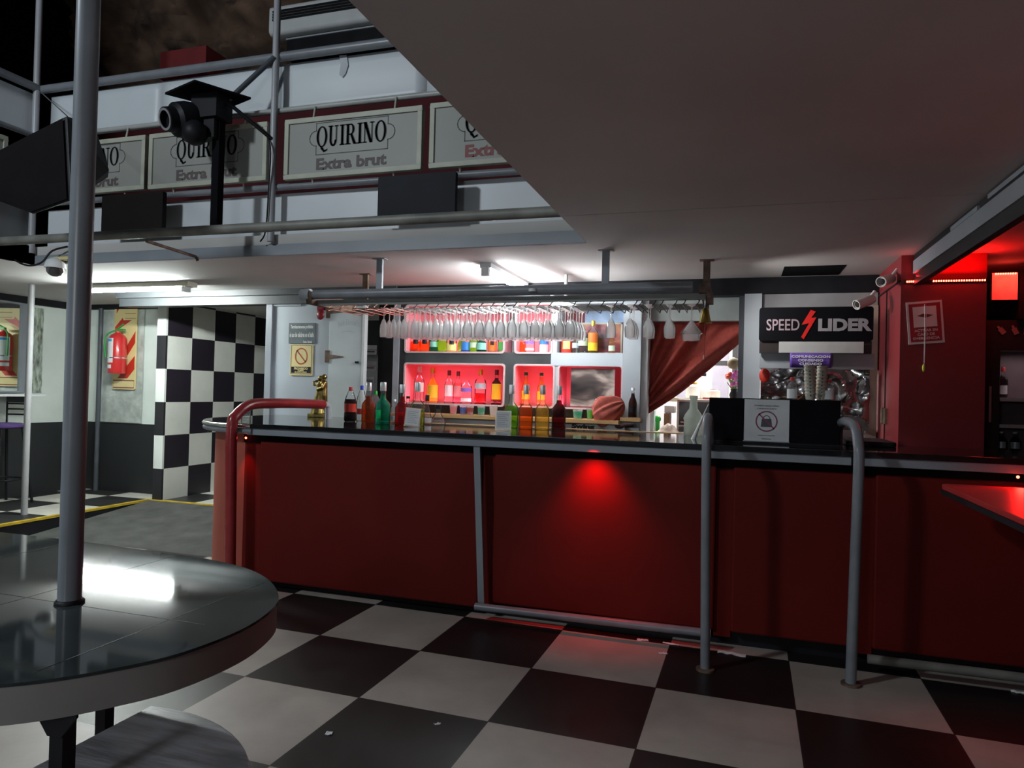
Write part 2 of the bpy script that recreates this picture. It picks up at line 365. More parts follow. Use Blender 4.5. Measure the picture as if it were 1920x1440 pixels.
# ---------------------------------------------------------------- setting: floors
FLOOR = checker_mat('checker_floor', (0.45, 0.395, 0.355), (0.018, 0.014, 0.014), 0.68, -0.0156, (-2.421, 3.802, 0)[:2], 'xy', 0.38)
fb = MB().box(-9.2, 4.2, -3.2, 9.2, -0.12, 0.0)
struct(fb.build('floor', FLOOR))
FLOOR2 = checker_mat('checker_platform', (0.03, 0.03, 0.03), (0.72, 0.70, 0.63), 0.62, 0.0, (-6.6, 6.65), 'xy', 0.4)
pf = MB().box(-8.05, -6.6, 2.0, 6.98, 0.0, 0.15).box(-6.6, -4.0, 6.65, 8.95, 0.0, 0.15)
struct(pf.build('floor_platform', FLOOR2))
struct(MB().box(-6.6, -6.585, 2.0, 6.65, 0.0, 0.125).build('trim_1', BLACK))
struct(MB().box(-6.63, -6.583, 2.0, 6.65, 0.132, 0.155).box(-6.6, -4.4, 6.63, 6.67, 0.14, 0.155).build('trim_2', YELLOW))
rp = MB().prism([(5.15, 0.001), (6.64, 0.001), (6.64, 0.145)], -6.58, -4.35, 'x')
struct(rp.build('floor_ramp', CARPET))

# ---------------------------------------------------------------- setting: walls
WALLP = dado_mat('two_tone_wall', (0.72, 0.79, 0.75), (0.018, 0.020, 0.022), 1.01)
struct(MB().box(-8.25, -8.05, -3.2, 9.0, 0.0, 2.6).build('wall_left', WALLP))
struct(MB().box(-8.25, -8.05, -3.2, 9.0, 2.6, 6.3).build('wall_left_upper', BLACKM))
struct(MB().box(-8.05, -6.45, 6.97, 7.1, 0.15, 2.5).build('wall_back', WALLP))
CHKW = checker_mat('checker_wall', (0.78, 0.79, 0.73), (0.022, 0.018, 0.026), 0.392, 0.0, (6.673, 0.91), 'yz', 0.35, 0.12, 0.001)
CHKE = checker_mat('checker_wall_end', (0.022, 0.022, 0.026), (0.75, 0.79, 0.75), 0.392, 0.0, (-6.6, 0.91), 'xz', 0.4, 0.1, 0.001)
struct(MB().box(-6.55, -6.42, 6.66, 9.0, 0.15, 2.5).build('wall_middle', CHKW))
struct(MB().box(-6.55, -6.42, 6.645, 6.66, 0.15, 2.45).build('trim_3', CHKE))
struct(MB().box(-8.05, 4.2, 9.0, 9.2, 0.0, 2.6).build('wall_rear', DARKW))
struct(MB().box(4.0, 4.2, -3.2, 9.0, 0.0, 2.6).build('wall_right', REDCOL))
struct(MB().box(-8.05, 4.2, -3.2, -3.0, 0.0, 5.4).build('wall_front', GREY_D))
struct(MB().box(-8.05, -7.98, 2.0, 6.97, 2.42, 2.5).box(-8.05, -6.5, 6.90, 6.97, 2.44, 2.5).build('trim_4', BLACK))
# foil-covered strips of the left wall
WFOIL = M('crinkled_grey_sheet', (0.55, 0.60, 0.57), 0.38, 0.2, var=0.25, scale=7, bump=0.9, bscale=11)
def crinkle(x0, x1, y, z0, z1, seed):
    def f(u, v):
        p = Vector((x0 + (x1 - x0) * u, 0, z0 + (z1 - z0) * v))
        return (p.x, y + 0.012 * noise.noise(p * 9 + Vector((seed, 0, 0))), p.z)
    return MB().grid(f, 14, 40)
o = crinkle(-7.75, -7.05, 6.945, 1.02, 2.43, 3).build('crinkled_sheet', WFOIL, smooth=60); tag(o, 'crinkled grey sheet covering the wall behind the fire extinguisher', 'wall covering')
o = MB().tube([(-7.70, 6.90, 0.15), (-7.70, 6.90, 2.45)], 0.028, 10).build('drain_pipe', GREY_D, smooth=50); tag(o, 'dark thin vertical pipe left of the fire extinguisher', 'pipe')

# ceiling slabs: soffit above the bar and right, under the balcony, under the left balcony
cl = MB().box(-0.955, 1.1, -3.0, 3.765, 2.5, 2.66).box(-0.955, 1.1, 3.775, 6.1, 2.5, 2.66).box(-0.955, 1.1, 3.76, 3.78, 2.512, 2.65)
cl.box(-8.05, -0.955, 4.48, 9.0, 2.5, 2.66).box(-8.05, -5.74, 2.0, 4.48, 2.5, 2.66).box(-0.955, 4.2, 6.1, 9.0, 2.5, 2.66)
struct(cl.build('ceiling', CEIL))
struct(MB().box(1.1, 4.2, -3.0, 6.1, 2.5, 2.66).build('ceiling_right', M('red_side_ceiling', (0.45, 0.36, 0.35), 0.8)))
struct(MB().box(-8.05, -0.9, -3.0, 9.0, 6.3, 6.5).build('ceiling_hall', BLACKM))
RW = MB().grid(lambda u, v: (-8.05 + 7.1 * u, 7.3 - .9 * v * v - .25 * noise.fractal(Vector((u * 12, v * 7, 5)), 0.8, 2.2, 4) * min(1, v * 2), 3.9 + 2.4 * v), 130, 60).build('wall_upper', ROCK, smooth=50)
struct(RW)
struct(MB().box(-8.05, -0.955, 6.75, 6.9, 2.66, 4.95).build('wall_upper_red', UPRED))
struct(MB().box(-0.955, 4.2, -3.0, 9.0, 2.66, 2.7).build('floor_upper', GREY_D))
struct(MB().box(-0.95, -0.85, -3.0, 9.0, 2.7, 6.3).build('wall_upper_right', BLACKM))
# dark header beams
struct(MB().box(-6.5, -3.1, 6.05, 6.2, 2.355, 2.44).box(-6.5, -3.1, 6.0, 6.2, 2.44, 2.5).build('beam', M('header_grey', (0.04, 0.046, 0.05), 0.5)))
struct(MB().box(-3.1, 1.08, 6.02, 6.2, 2.36, 2.5).build('beam', BLACK))
# side beam under the ceiling on the right
bm_ = MB().box(1.085, 1.125, -3.0, 5.24, 2.30, 2.5)
struct(bm_.build('beam', BLACK))
struct(MB().box(1.075, 1.086, -3.0, 5.22, 2.37, 2.455).build('trim_5', GREY))
struct(MB().box(1.072, 1.10, 3.9, 4.35, 2.455, 2.478).box(1.072, 1.10, -3, 3.75, 2.468, 2.49).build('trim_6', GREY))
struct(MB().box(0.30, 0.72, 5.55, 5.98, 2.4985, 2.502).build('ceiling_hole_patch', BLACKM))  # flat black patch stands in for the dark inside a broken ceiling recess

# ---------------------------------------------------------------- the bar
ZT = 1.238
bar = thing('bar_counter', 'long red bar counter with black stone top and grey edge rail', 'bar counter', (-1.5, 4.9, 0))
def cpoly(off=0.0):
    p = [(3.2, 4.42 - off), (-3.45, 4.42 - off)]
    p += [(-3.45 - (0.90 + off) * math.sin(math.radians(a)), 5.22 - (0.80 + off) * math.cos(math.radians(a))) for a in range(6, 91, 6)]
    p += [(-4.42 - off, 6.04), (-3.55, 6.04), (-3.30, 5.56), (0.99, 5.56), (0.99, 5.20), (3.2, 5.20)]
    return p
MB().prism(cpoly(), ZT - 0.034, ZT).build('counter_top', STONE, bar, bevel=0.004)
MB().box(-3.50, 0.62, 4.432, 4.47, 1.155, ZT - 0.034).box(0.63, 3.2, 4.432, 4.47, 1.155, ZT - 0.034).build('edge_rail', GREY, bar, bevel=0.004)
# rounded rail and drum at the left end
endpts = [(-3.45 - 0.885 * math.sin(math.radians(a)), 5.22 - 0.785 * math.cos(math.radians(a))) for a in range(0, 91, 10)] + [(-4.37, 5.6), (-4.41, 6.0)]
MB().tube([(x, y, 1.182) for x, y in endpts], 0.022, 10).build('edge_rail', PIPE, bar, smooth=60)
MB().tube([(x + 0.0, y - .018, 1.218) for x, y in endpts], 0.016, 8).build('edge_bead', CHROME, bar, smooth=60)
body = [(-3.60, 4.56)] + [(-3.5 - 0.8 * math.sin(math.radians(a)), 5.3 - 0.75 * math.cos(math.radians(a))) for a in range(10, 91, 10)] + [(-4.32, 5.7), (-4.35, 6.0), (-3.7, 6.0), (-3.55, 5.4)]
MB().prism(body, 0.002, 1.19).build('end_drum', REDP2, bar, smooth=40)

MB().box(-3.62, 3.2, 4.60, 5.10, 0.10, 1.204).build('carcass', BLACKM, bar)
for x0, x1 in ((-3.44, -1.66), (-1.56, -0.12), (-0.02, 0.66), (0.76, 1.98), (2.06, 3.2)):
    MB().box(x0, x1, 4.515, 4.62, 0.055 if x0 < -2 else 0.10, 1.105).build('front_panel', REDP, bar, bevel=0.012)
for x0, x1 in ((-3.60, -3.44), (-1.66, -1.56), (-0.12, -0.02), (0.66, 0.76), (1.98, 2.06)):
    MB().box(x0, x1, 4.545, 4.62, 0.06, 1.155).build('groove_strip', REDP, bar)
MB().box(-3.6, 3.2, 4.53, 4.60, 1.09, 1.16).build('shadow_strip', BLACKM, bar)  # black strip stands in for the shadow under the edge rail
MB().box(-3.5, 3.2, 4.60, 4.66, 0.0, 0.11).build('plinth', BLACK, bar)
MB().box(-3.28, 0.95, 5.555, 5.60, ZT - 0.02, ZT + 0.004).build('wood_edge', WOODL, bar)
MB().prism([(-1.69, 1.16), (-1.645, 1.16), (-1.585, 0.115), (-1.63, 0.115)], 4.445, 4.47, 'y').build('flat_strut', GREY, bar)
MB().tube([(-1.63, 4.40, 0.10), (-0.13, 4.40, 0.115)], 0.026, 12).build('foot_rail', PIPE, bar, smooth=50)
MB().tube([(0.72, 4.41, 0.08), (3.2, 4.41, 0.09)], 0.026, 12).build('foot_rail', PIPE_OLD, bar, smooth=50)

def red_lamp(x, y, z, label):
    o = MB().ball((x, y, z), 0.008, 10, 6).build('red_lamp', REDLAMP, smooth=60); tag(o, label, 'lamp', 'red lamps under the bar edge')
red_lamp(1.42, 4.40, 1.142, 'small bright red lamp under the bar edge above the red table')
red_lamp(-3.56, 4.50, 1.125, 'small red lamp under the bar edge behind the padded rail')

# handrail hoops
def hoop(label, pts, r, mat, base=None):
    t = thing('handrail', label, 'handrail', tuple(pts[0]), 'tube rails hooped over the bar')
    MB().tube(smoothpath(pts, 5), r, 14).build('rail_tube', mat, t, smooth=60)
    if base: MB().lathe([(0, 0), (0.05, 0), (0.05, 0.012), (0.03, 0.014)], base, 14).build('foot_plate', RUST, t, smooth=40)
    return t
h = hoop('grey hooped handrail in front of the black box with paper notice', [(-0.147, 4.11, 0.0), (-0.16, 4.11, 0.7), (-0.166, 4.11, 1.22), (-0.168, 4.14, 1.33), (-0.17, 4.24, 1.395), (-0.17, 4.40, 1.40), (-0.17, 4.60, 1.33), (-0.17, 4.66, ZT)], 0.026, PIPE, (-0.147, 4.11, 0))
h = hoop('grey hooped handrail at right, between the black box and the red table', [(0.603, 4.19, 0.0), (0.612, 4.19, 0.6), (0.622, 4.19, 1.16), (0.622, 4.22, 1.29), (0.62, 4.33, 1.38), (0.61, 4.6, 1.40), (0.605, 4.85, 1.37), (0.605, 4.90, 1.30), (0.605, 4.90, ZT)], 0.028, PIPE, (0.603, 4.19, 0))
h = hoop('dark red padded handrail hooped over the left end of the bar', [(-3.56, 4.37, 0.0), (-3.575, 4.37, 0.7), (-3.585, 4.37, 1.20), (-3.585, 4.42, 1.30), (-3.575, 4.56, 1.375), (-3.56, 4.8, 1.385), (-3.55, 5.2, 1.38), (-3.54, 5.50, 1.37)], 0.041, REDVINYL)
MB().tube([(-3.56, 4.37, 0.0), (-3.562, 4.37, 0.18)], 0.03, 12).build('bare_foot', PIPE, h, smooth=50)
MB().tube(smoothpath([(-3.54, 5.49, 1.37), (-3.54, 5.56, 1.368), (-3.54, 5.585, 1.35), (-3.54, 5.59, 1.30), (-3.54, 5.59, ZT - 0.02)], 4), 0.027, 12).build('bare_end', LGREY, h, smooth=50)

# red table on the right
rt = thing('high_table', 'high table with glossy red-lit top beside the bar at right', 'table', (1.7, 3.4, 0))
MB().rbox(1.02, 2.3, 2.5, 4.26, 1.075, 1.10, 0.06).build('table_top', M('red_laminate', (0.42, 0.03, 0.03), 0.42, var=0.08, spec=0.3), rt, bevel=0.003)
MB().rbox(1.015, 2.305, 2.495, 4.265, 1.05, 1.075, 0.06).build('table_edge', BLACK, rt)
MB().tube([(1.75, 3.4, 0.0), (1.75, 3.4, 1.05)], 0.05, 12).build('pedestal', BLACK, rt, smooth=50)
MB().lathe([(0, 0), (0.32, 0), (0.32, 0.02), (0.06, 0.05)], (1.75, 3.4, 0), 20).build('base', BLACK, rt, smooth=50)

# bar-height round-ended table in front, pole through it, half-round seat
tb = thing('table', 'large round-ended slate-grey table with a steel pole through it', 'table', (-1.7, 1.28, 0))
edge = [(-2.911, 1.774), (-2.031, 1.781), (-1.52, 1.753), (-1.352, 1.713), (-1.206, 1.632), (-1.085, 1.513), (-1.032, 1.408), (-1.007, 1.273), (-1.026, 1.122), (-1.078, 1.022), (-1.151, 0.934), (-1.246, 0.867), (-1.368, 0.819), (-1.523, 0.799), (-2.911, 0.799)]
sm = [tuple(p) for p in smoothpath([(x, y, 0) for x, y in edge[2:-1]], 5)]
ep = [(x, y) for x, y, z in sm] + [edge[-1], edge[0], edge[1]]
MB().prism(ep, 0.994, 1.0).build('table_top', SLATE, tb, smooth=30)
ins = [(-1.66 + (x + 1.66) * 0.994, 1.28 + (y - 1.28) * 0.994) for x, y in ep]
MB().prism(ins, 0.927, 0.994).build('skirt', SKIRT, tb, smooth=30)
jl = MB().box(-2.85, -1.10, 1.271, 1.273, 0.9998, 1.0004)
for x, y0, y1 in ((-1.193, 0.95, 1.60), (-1.624, 0.82, 1.745), (-2.057, 0.82, 1.76)): jl.box(x - .001, x + .001, y0, y1, 0.9998, 1.0004)
jl.build('joint_lines', BLACK, tb)
def leg(x, y):
    lg = MB().box(x - .016, x + .016, y - .014, y + .014, 0.0, 0.927).build('leg', BLACK, tb)
    MB().prism([(x - .052, 0.927), (x + .052, 0.927), (x + .052, 0.918), (x + .016, 0.875), (x - .016, 0.875), (x - .052, 0.918)], y - .019, y - .014, 'y').build('leg_bracket', BLACK, lg)
for x, y in ((-1.175, 1.0), (-1.53, 1.42), (-2.5, 1.0), (-2.5, 1.6)): leg(x, y)
tp = thing('pole', 'thick grey steel pole rising through the round-ended table', 'pole', (-1.497, 1.28, 1.001))
MB().tube([(-1.497, 1.28, 1.001), (-1.499, 1.28, 6.3)], 0.0255, 20).build('pole_tube', M('blue_grey_pole_paint', (0.21, 0.235, 0.265), 0.33, var=0.1, scale=9), tp, smooth=50)
MB().lathe([(0.025, 0), (0.032, 0), (0.032, 0.004), (0.028, 0.008), (0.025, 0.009)], (-1.497, 1.28, 1.0005), 20).build('weld_collar', BLACK, tp, smooth=50)
st = thing('stool', 'half-round worn grey wooden stool seat beside the round-ended table', 'stool', (-1.259, 0.93, 0))
sp = [(-1.259 + 0.438 * math.cos(math.radians(a)), 0.93 + 0.438 * math.sin(math.radians(a))) for a in range(-99, 100, 6)]
MB().prism(sp, 0.721, 0.751).build('seat', SEATW, st, smooth=30, bevel=0.003)
MB().tube([(-1.259 + .15, 0.93, 0.0), (-1.259 + .15, 0.93, 0.721)], 0.03, 12).build('leg', BLACK, st, smooth=50)
MB().lathe([(0, 0), (0.2, 0), (0.2, 0.015), (0.04, 0.03)], (-1.259 + .15, 0.93, 0), 18).build('base', BLACK, st, smooth=50)

# thin pole on the platform edge
o = MB().tube([(-6.9, 5.35, 0.15), (-6.9, 5.35, 2.5)], 0.03, 14).build('pole', M('pale_grey_pole', (0.42, 0.43, 0.44), 0.4, var=0.1), smooth=50); tag(o, 'thin pale grey pole on the yellow-edged platform', 'pole')

# ---------------------------------------------------------------- balcony
bal = thing('balcony', 'white panelled balcony front with grey pipe rails above the bar', 'balcony', (-3.3, 4.5, 2.5))
MB().box(-5.74, -0.96, 4.47, 4.50, 2.502, 2.585).build('fascia_strip', GREY, bal)
MB().box(-5.74, -0.96, 4.485, 4.56, 2.585, 2.66).build('ledge', LGREY, bal)
MB().box(-5.70, -0.96, 4.55, 4.57, 2.66, 2.985).build('lower_panel', PANEL, bal)
x = -5.70
for x1 in (-4.5, -3.36, -2.15, -0.98):
    o = MB().grid(lambda u, v, a=x, b=x1: (a + (b - a) * u, 4.55 + 0.006 * noise.noise(Vector((a + (b - a) * u, v * 2, 1))), 3.60 + 0.37 * v), 12, 6).build('upper_panel', PANEL, bal, smooth=60)
    sol = o.modifiers.new('solid', 'SOLIDIFY'); sol.thickness = 0.01
    x = x1 + 0.001
MB().tube([(-5.74, 4.48, 4.01), (-0.99, 4.48, 3.99)], 0.034, 12).build('top_rail', PIPE, bal, smooth=50)
MB().tube([(-5.74, 4.48, 3.60), (-0.99, 4.48, 3.585)], 0.020, 10).build('upper_rail', M('pale_pipe', (0.42, 0.43, 0.42), 0.4), bal, smooth=50)
MB().tube([(-5.74, 4.48, 3.03), (-0.99, 4.48, 3.0)], 0.026, 10).build('lower_rail', PIPE, bal, smooth=50)
st_ = MB().poly([(-2.861, 4.53, 3.977), (-2.799, 4.53, 3.974), (-2.783, 4.53, 3.897), (-2.803, 4.53, 3.836), (-2.829, 4.53, 3.811), (-2.857, 4.53, 3.834), (-2.846, 4.53, 3.912)])
st_.build('water_stain', M('stained_metal', (0.42, 0.45, 0.49), 0.5), bal)
for nm, xx, lab in (('pole', -5.745, 'upright pole at the left corner of the balcony'), ('pole', -3.345, 'upright pole between the two middle signs of the balcony')):
    o = MB().tube([(xx, 4.44, 2.60), (xx, 4.44, 6.3)], 0.026, 12).build(nm, M('balcony_pole_paint', (0.36, 0.37, 0.40), 0.35, var=0.08), smooth=50); tag(o, 'thin grey ' + lab, 'pole')
# left arm of the balcony
lb = thing('balcony', 'white panelled side arm of the balcony at far left', 'balcony', (-5.75, 3.3, 2.5))
MB().box(-5.76, -5.74, 2.0, 4.47, 2.502, 2.66).build('fascia_strip', GREY_D, lb)
MB().box(-5.82, -5.80, 2.0, 4.5, 2.66, 2.985).build('lower_panel', M('grey_side_panel', (0.20, 0.21, 0.22), 0.5), lb)
MB().box(-5.82, -5.80, 2.0, 4.5, 3.60, 3.97).build('upper_panel', PANEL, lb)
MB().tube([(-5.745, 4.48, 4.01), (-5.745, 2.0, 4.01)], 0.034, 12).build('top_rail', PIPE, lb, smooth=50)
MB().tube([(-5.745, 4.48, 3.60), (-5.745, 2.0, 3.60)], 0.020, 10).build('upper_rail', PIPE, lb, smooth=50)
MB().tube([(-5.745, 4.48, 3.03), (-5.745, 2.0, 3.03)], 0.026, 10).build('lower_rail', PIPE, lb, smooth=50)
struct(MB().box(-8.05, -5.74, 2.0, 2.06, 2.5, 6.3).build('wall_upper_left', BLACKM))

o = MB().tube([(-5.73, 3.8, 2.545), (-0.965, 3.8, 2.535)], 0.032, 14).build('pipe_beam', PIPE_OLD, smooth=50); tag(o, 'long worn grey pipe crossing the hall below the balcony front', 'pipe')
o = MB().tube([(-3.911, 3.85, 2.502), (-4.04, 4.45, 2.514), (-4.023, 4.46, 2.482)], 0.012, 8).build('stay_rod', RUST, smooth=50); tag(o, 'short rusty stay rod from the long pipe to the balcony fascia', 'rod')
# the dark second room upstairs
o = MB().box(-6.092, -5.478, 6.1, 6.4, 4.845, 5.136).build('red_block', M('red_upstairs_block', (0.20, 0.02, 0.022), 0.7)); tag(o, 'dark red painted block behind the balcony rail', 'block')

# signs: one board per thing
def quirino(x0, x1, z0, z1, label, exred=False, Y=4.42, fn=None, rods=True):
    t = thing('sign', label, 'sign', ((x0 + x1) / 2, Y, z0), 'wine signs hung along the balcony')
    ft = 0.035
    bd = MB().box(x0 + ft * .5, x1 - ft * .5, Y + 0.004, Y + 0.03, z0 + ft * .5, z1 - ft * .5).build('board', SIGNBD, t)
    fr = MB().box(x0, x1, Y - .008, Y + .035, z1 - ft, z1).box(x0, x1, Y - .008, Y + .035, z0, z0 + ft).box(x0, x0 + ft, Y - .008, Y + .035, z0 + ft, z1 - ft).box(x1 - ft, x1, Y - .008, Y + .035, z0 + ft, z1 - ft)
    fr.build('frame', CREAM, t, bevel=0.003)
    cx, cz = (x0 + x1) / 2, (z0 + z1) / 2
    F = lambda a, b: (cx + a, Y + 0.0025, cz + b)
    m = MB(); serif(m, 'QUIRINO', F, -0.290, 0.0, 0.57, 0.148); serif(m, 'QUIRINO', F, -0.285, 0.0, 0.57, 0.148); m.build('brand_lettering', INK, bd, weld=False)
    m = MB(); pth = [(-.29, .175), (.29, .175), (.29, .12)] + arc(.29, .065, .055, 90, -90, 8)[0:] + [(.29, .01), (.29, -.055), (-.29, -.055), (-.29, .01)] + arc(-.29, .065, .055, 270, 90, 8) + [(-.29, .12), (-.29, .175)]
    m.ribbon(pth, 0.006, F); m.build('outline', INK, bd, weld=False)
    m = MB(); text(m, 'Extra brut', lambda a, b: (cx + a, Y + 0.0025, cz - 0.125 + b), 0.57, 0.086, 0.042); m.build('caption_lettering', INKR if exred else INKB, bd)
    if rods:
        r = MB()
        for xx in (cx - 0.33, cx + 0.33):
            r.tube([(xx, Y + .02, z1 - .01), (xx, 4.46, 3.585)], 0.008, 8).tube([(xx, Y + .02, z0 + .01), (xx, 4.46, 3.02)], 0.008, 8)
        r.build('hanging_rods', CREAM, t, smooth=50)
    return t
quirino(-4.49, -3.385, 3.055, 3.495, 'framed wine sign behind the black spotlight mast')
quirino(-3.23, -2.12, 3.045, 3.49, 'framed wine sign fully in view right of the balcony pole')
quirino(-2.06, -0.965, 3.045, 3.495, 'framed wine sign cut off by the sloping ceiling edge', exred=True)
quirino(-5.64, -4.53, 3.06, 3.495, 'framed wine sign half hidden by the black loudspeaker')
lt = quirino(-5.64, -4.53, 3.06, 3.495, 'framed wine sign on the side arm at far left edge', rods=False)
lt.rotation_euler = (0, 0, PI / 2); lt.location = (-5.70, 3.62, 3.06)

def board(label, x0, x1, z0, z1, y0, y1, mat, name, cat):
    o = MB().box(x0, x1, y0, y1, z0, z1).build(name, mat, bevel=0.004); tag(o, label, cat); return o
t = thing('hanging_box', 'black flat box hung on the lower balcony panel right of the pole', 'box', (-2.12, 4.4, 2.7), 'black boxes on the balcony front')
MB().rbox(-2.415, -1.835, 4.36, 4.40, 2.70, 2.995, 0.008, 'y').build('screen_case', NAVY, t)
MB().box(-2.2, -2.05, 4.40, 4.55, 2.8, 2.9).build('bracket', BLACK, t)
t = thing('hanging_box', 'brown-black flat box hung on the balcony panel behind the thick pole', 'box', (-4.6, 4.4, 2.7), 'black boxes on the balcony front')
MB().rbox(-4.895, -4.285, 4.36, 4.40, 2.72, 3.015, 0.008, 'y').build('screen_case', M('brown_black_board', (0.011, 0.008, 0.008), 0.6, spec=0.15), t)
MB().box(-4.7, -4.5, 4.40, 4.55, 2.8, 2.9).build('bracket', BLACK, t)

# moving-head spotlight on its mast
sl = thing('stage_light', 'black moving-head stage light on a mast in front of the signs', 'stage light', (-3.64, 4.2, 2.65))
MB().box(-3.665, -3.605, 4.17, 4.23, 2.62, 3.58).build('mast', BLACKM, sl)
pm = MB(); q = [(-3.99, 4.05), (-3.76, 4.40), (-3.43, 4.28), (-3.62, 3.93)]
pm.prism(q, 3.61, 3.625); pm.build('top_plate', BLACKM, sl)
hd = MB(); rot = Matrix.Rotation(math.radians(100), 4, 'X') @ Matrix.Rotation(math.radians(-38), 4, 'Y')
ax = Vector((-0.30, -0.92, -0.28)).normalized()
qm = ax.to_track_quat('Z', 'Y').to_matrix().to_4x4()
c0 = Vector((-3.85, 4.10, 3.43))
hd.lathe([(0, -.17), (.06, -.17), (.12, -.10), (.13, 0.0), (.12, .07), (.09, .09), (.085, .15), (.075, .15), (.07, .11), (0, .11)], c0, 20, qm)
hd = hd.build('head', BLACK, sl, smooth=40)
MB().lathe([(.060, .151), (.076, .151), (.076, .156), (.060, .156), (.060, .151)], c0, 20, qm, cap=False).build('lens_ring', M('grey_ring', (0.25, 0.25, 0.26), 0.4), hd, smooth=40)
yk = MB().box(-3.80, -3.58, 4.10, 4.27, 3.44, 3.61).box(-3.90, -3.62, 4.13, 4.22, 3.30, 3.47).ball((-3.74, 4.08, 3.32), 0.09, 12, 8)
yk.build('yoke', BLACK, sl, smooth=30)
MB().tube([(-3.60, 4.24, 3.60), (-3.345, 4.42, 3.97)], 0.020, 8).build('upper_arm', GREY_D, sl, smooth=50)
MB().tube([(-3.56, 4.22, 3.56), (-3.345, 4.42, 3.36)], 0.015, 8).build('lower_arm', BLACK, sl, smooth=50)
MB().tube(smoothpath([(-3.36, 4.40, 3.36), (-3.33, 4.39, 3.25), (-3.345, 4.40, 3.0), (-3.36, 4.40, 2.68), (-3.42, 4.42, 2.60)], 4), 0.006, 6).build('cable', BLACK, sl)

# loudspeaker hung at the left
sk = thing('loudspeaker', 'large black loudspeaker hung tilted behind the thick pole', 'loudspeaker', (-3.75, 3.1, 2.75))
A = [(-4.456, 3, 2.752), (-3.574, 2.95, 2.995), (-3.463, 2.9, 2.514), (-3.756, 2.9, 2.44), (-4.403, 3, 2.572)]
A2 = [(-4.729, 3.35, 2.86), (-3.828, 3.35, 3.096), (-3.65, 3.3, 2.786), (-3.69, 3.3, 2.746), (-4.033, 3.25, 2.551)]
sb = MB(); n = 5
P = [(-4.352, 2.9, 2.723), (-3.521, 2.9, 2.971), (-3.41, 2.85, 2.486), (-3.683, 2.85, 2.427), (-4.23, 2.85, 2.608)]
Q = [(-4.711, 3.3, 2.948), (-3.78, 3.3, 3.086), (-3.633, 3.28, 2.801), (-3.639, 3.28, 2.756), (-4.464, 3.3, 2.723)]
sb.add(P + Q, [(0, 1, 2, 3, 4), (9, 8, 7, 6, 5)] + [(i, (i + 1) % 5, 5 + (i + 1) % 5, 5 + i) for i in range(5)])
sb.build('cabinet', M('speaker_grey_plastic', (0.03, 0.031, 0.034), 0.5, bump=0.1, bscale=120, spec=0.2), sk, bevel=0.006)
ctr = sum((Vector(p) for p in P), Vector()) / 5
MB().poly([tuple(ctr + (Vector(p) - ctr) * 0.95 + Vector((0, -0.012, 0))) for p in P]).build('grille', M('speaker_grille', (0.006, 0.005, 0.006), 0.8, bump=0.3, bscale=300, spec=0.1), sk)
MB().tube([(-3.642, 3, 3.018), (-5.72, 4.46, 3.98)], 0.004, 6).build('chain', CHROME, sk)

# air conditioner upstairs and the dark unit under it
ac = thing('air_conditioner', 'long pale air conditioner high on the dark wall upstairs', 'air conditioner', (-4.4, 6.5, 5.3))
a0, a1 = -4.999, -4.999 + 1.6
MB().rbox(a0, a1, 6.5, 6.75, 5.38, 5.70, 0.05, 'x').build('case', WHITE, ac, smooth=30); acc = ac.children[0]
g = MB()
for k in range(4): g.box(a0 + 0.05, a1 - 0.05, 6.485, 6.50, 5.52 + 0.03 * k, 5.54 + 0.03 * k)
g.build('louvre', BLACK, acc)
dk = thing('wall_cabinet', 'flat black cabinet with pale trim lines under the air conditioner', 'cabinet', (-4.2, 6.5, 5.1))
MB().box(a0 + .22, a1, 6.52, 6.75, 5.10, 5.33).build('case', BLACK, dk)
MB().box(a0 + .22, a1, 6.505, 6.52, 5.30, 5.315).box(a0 + .4, a1, 6.505, 6.52, 5.10, 5.115).build('trim_line', LGREY, dk)

# dome camera
dc = thing('dome_camera', 'white dome security camera with cable at the balcony corner', 'camera', (-5.42, 4.4, 2.45))
MB().lathe([(0, .085), (.03, .085), (.065, .06), (.078, .02), (.078, 0)], (-5.42, 4.4, 2.455), 20).build('housing', WHITE, dc, smooth=60)
MB().lathe([(.066, 0), (.062, -.03), (.045, -.055), (.02, -.068), (0.001, -.07)], (-5.42, 4.4, 2.455), 20).build('dome', M('smoked_dome', (0.06, 0.06, 0.06), 0.08, spec=0.9), dc, smooth=60)
MB().box(-5.44, -5.22, 4.40, 4.46, 2.525, 2.55).build('bracket', YSIGN, dc)
MB().tube(smoothpath([(-5.9, 4.3, 2.64), (-5.75, 4.3, 2.52), (-5.62, 4.32, 2.47), (-5.52, 4.36, 2.50), (-5.46, 4.4, 2.60), (-5.34, 4.44, 2.64)], 5), 0.008, 6).build('cable', BLACK, dc)

# ---------------------------------------------------------------- left back corner
fx = thing('fluorescent_light', 'lit white fluorescent tube under the balcony near the fire extinguisher', 'light', (-5.75, 5.5, 2.42))
MB().box(-6.35, -5.00, 5.42, 5.55, 2.455, 2.50).build('batten', M('cream_batten', (0.62, 0.60, 0.50), 0.5), fx, bevel=0.003)
MB().tube([(-6.33, 5.47, 2.435), (-5.10, 5.47, 2.435)], 0.016, 12).build('tube', TUBE2, fx, smooth=60)
MB().box(-6.36, -6.33, 5.45, 5.54, 2.41, 2.47).box(-5.10, -5.07, 5.45, 5.54, 2.41, 2.47).build('end_cap', WHITE, fx)

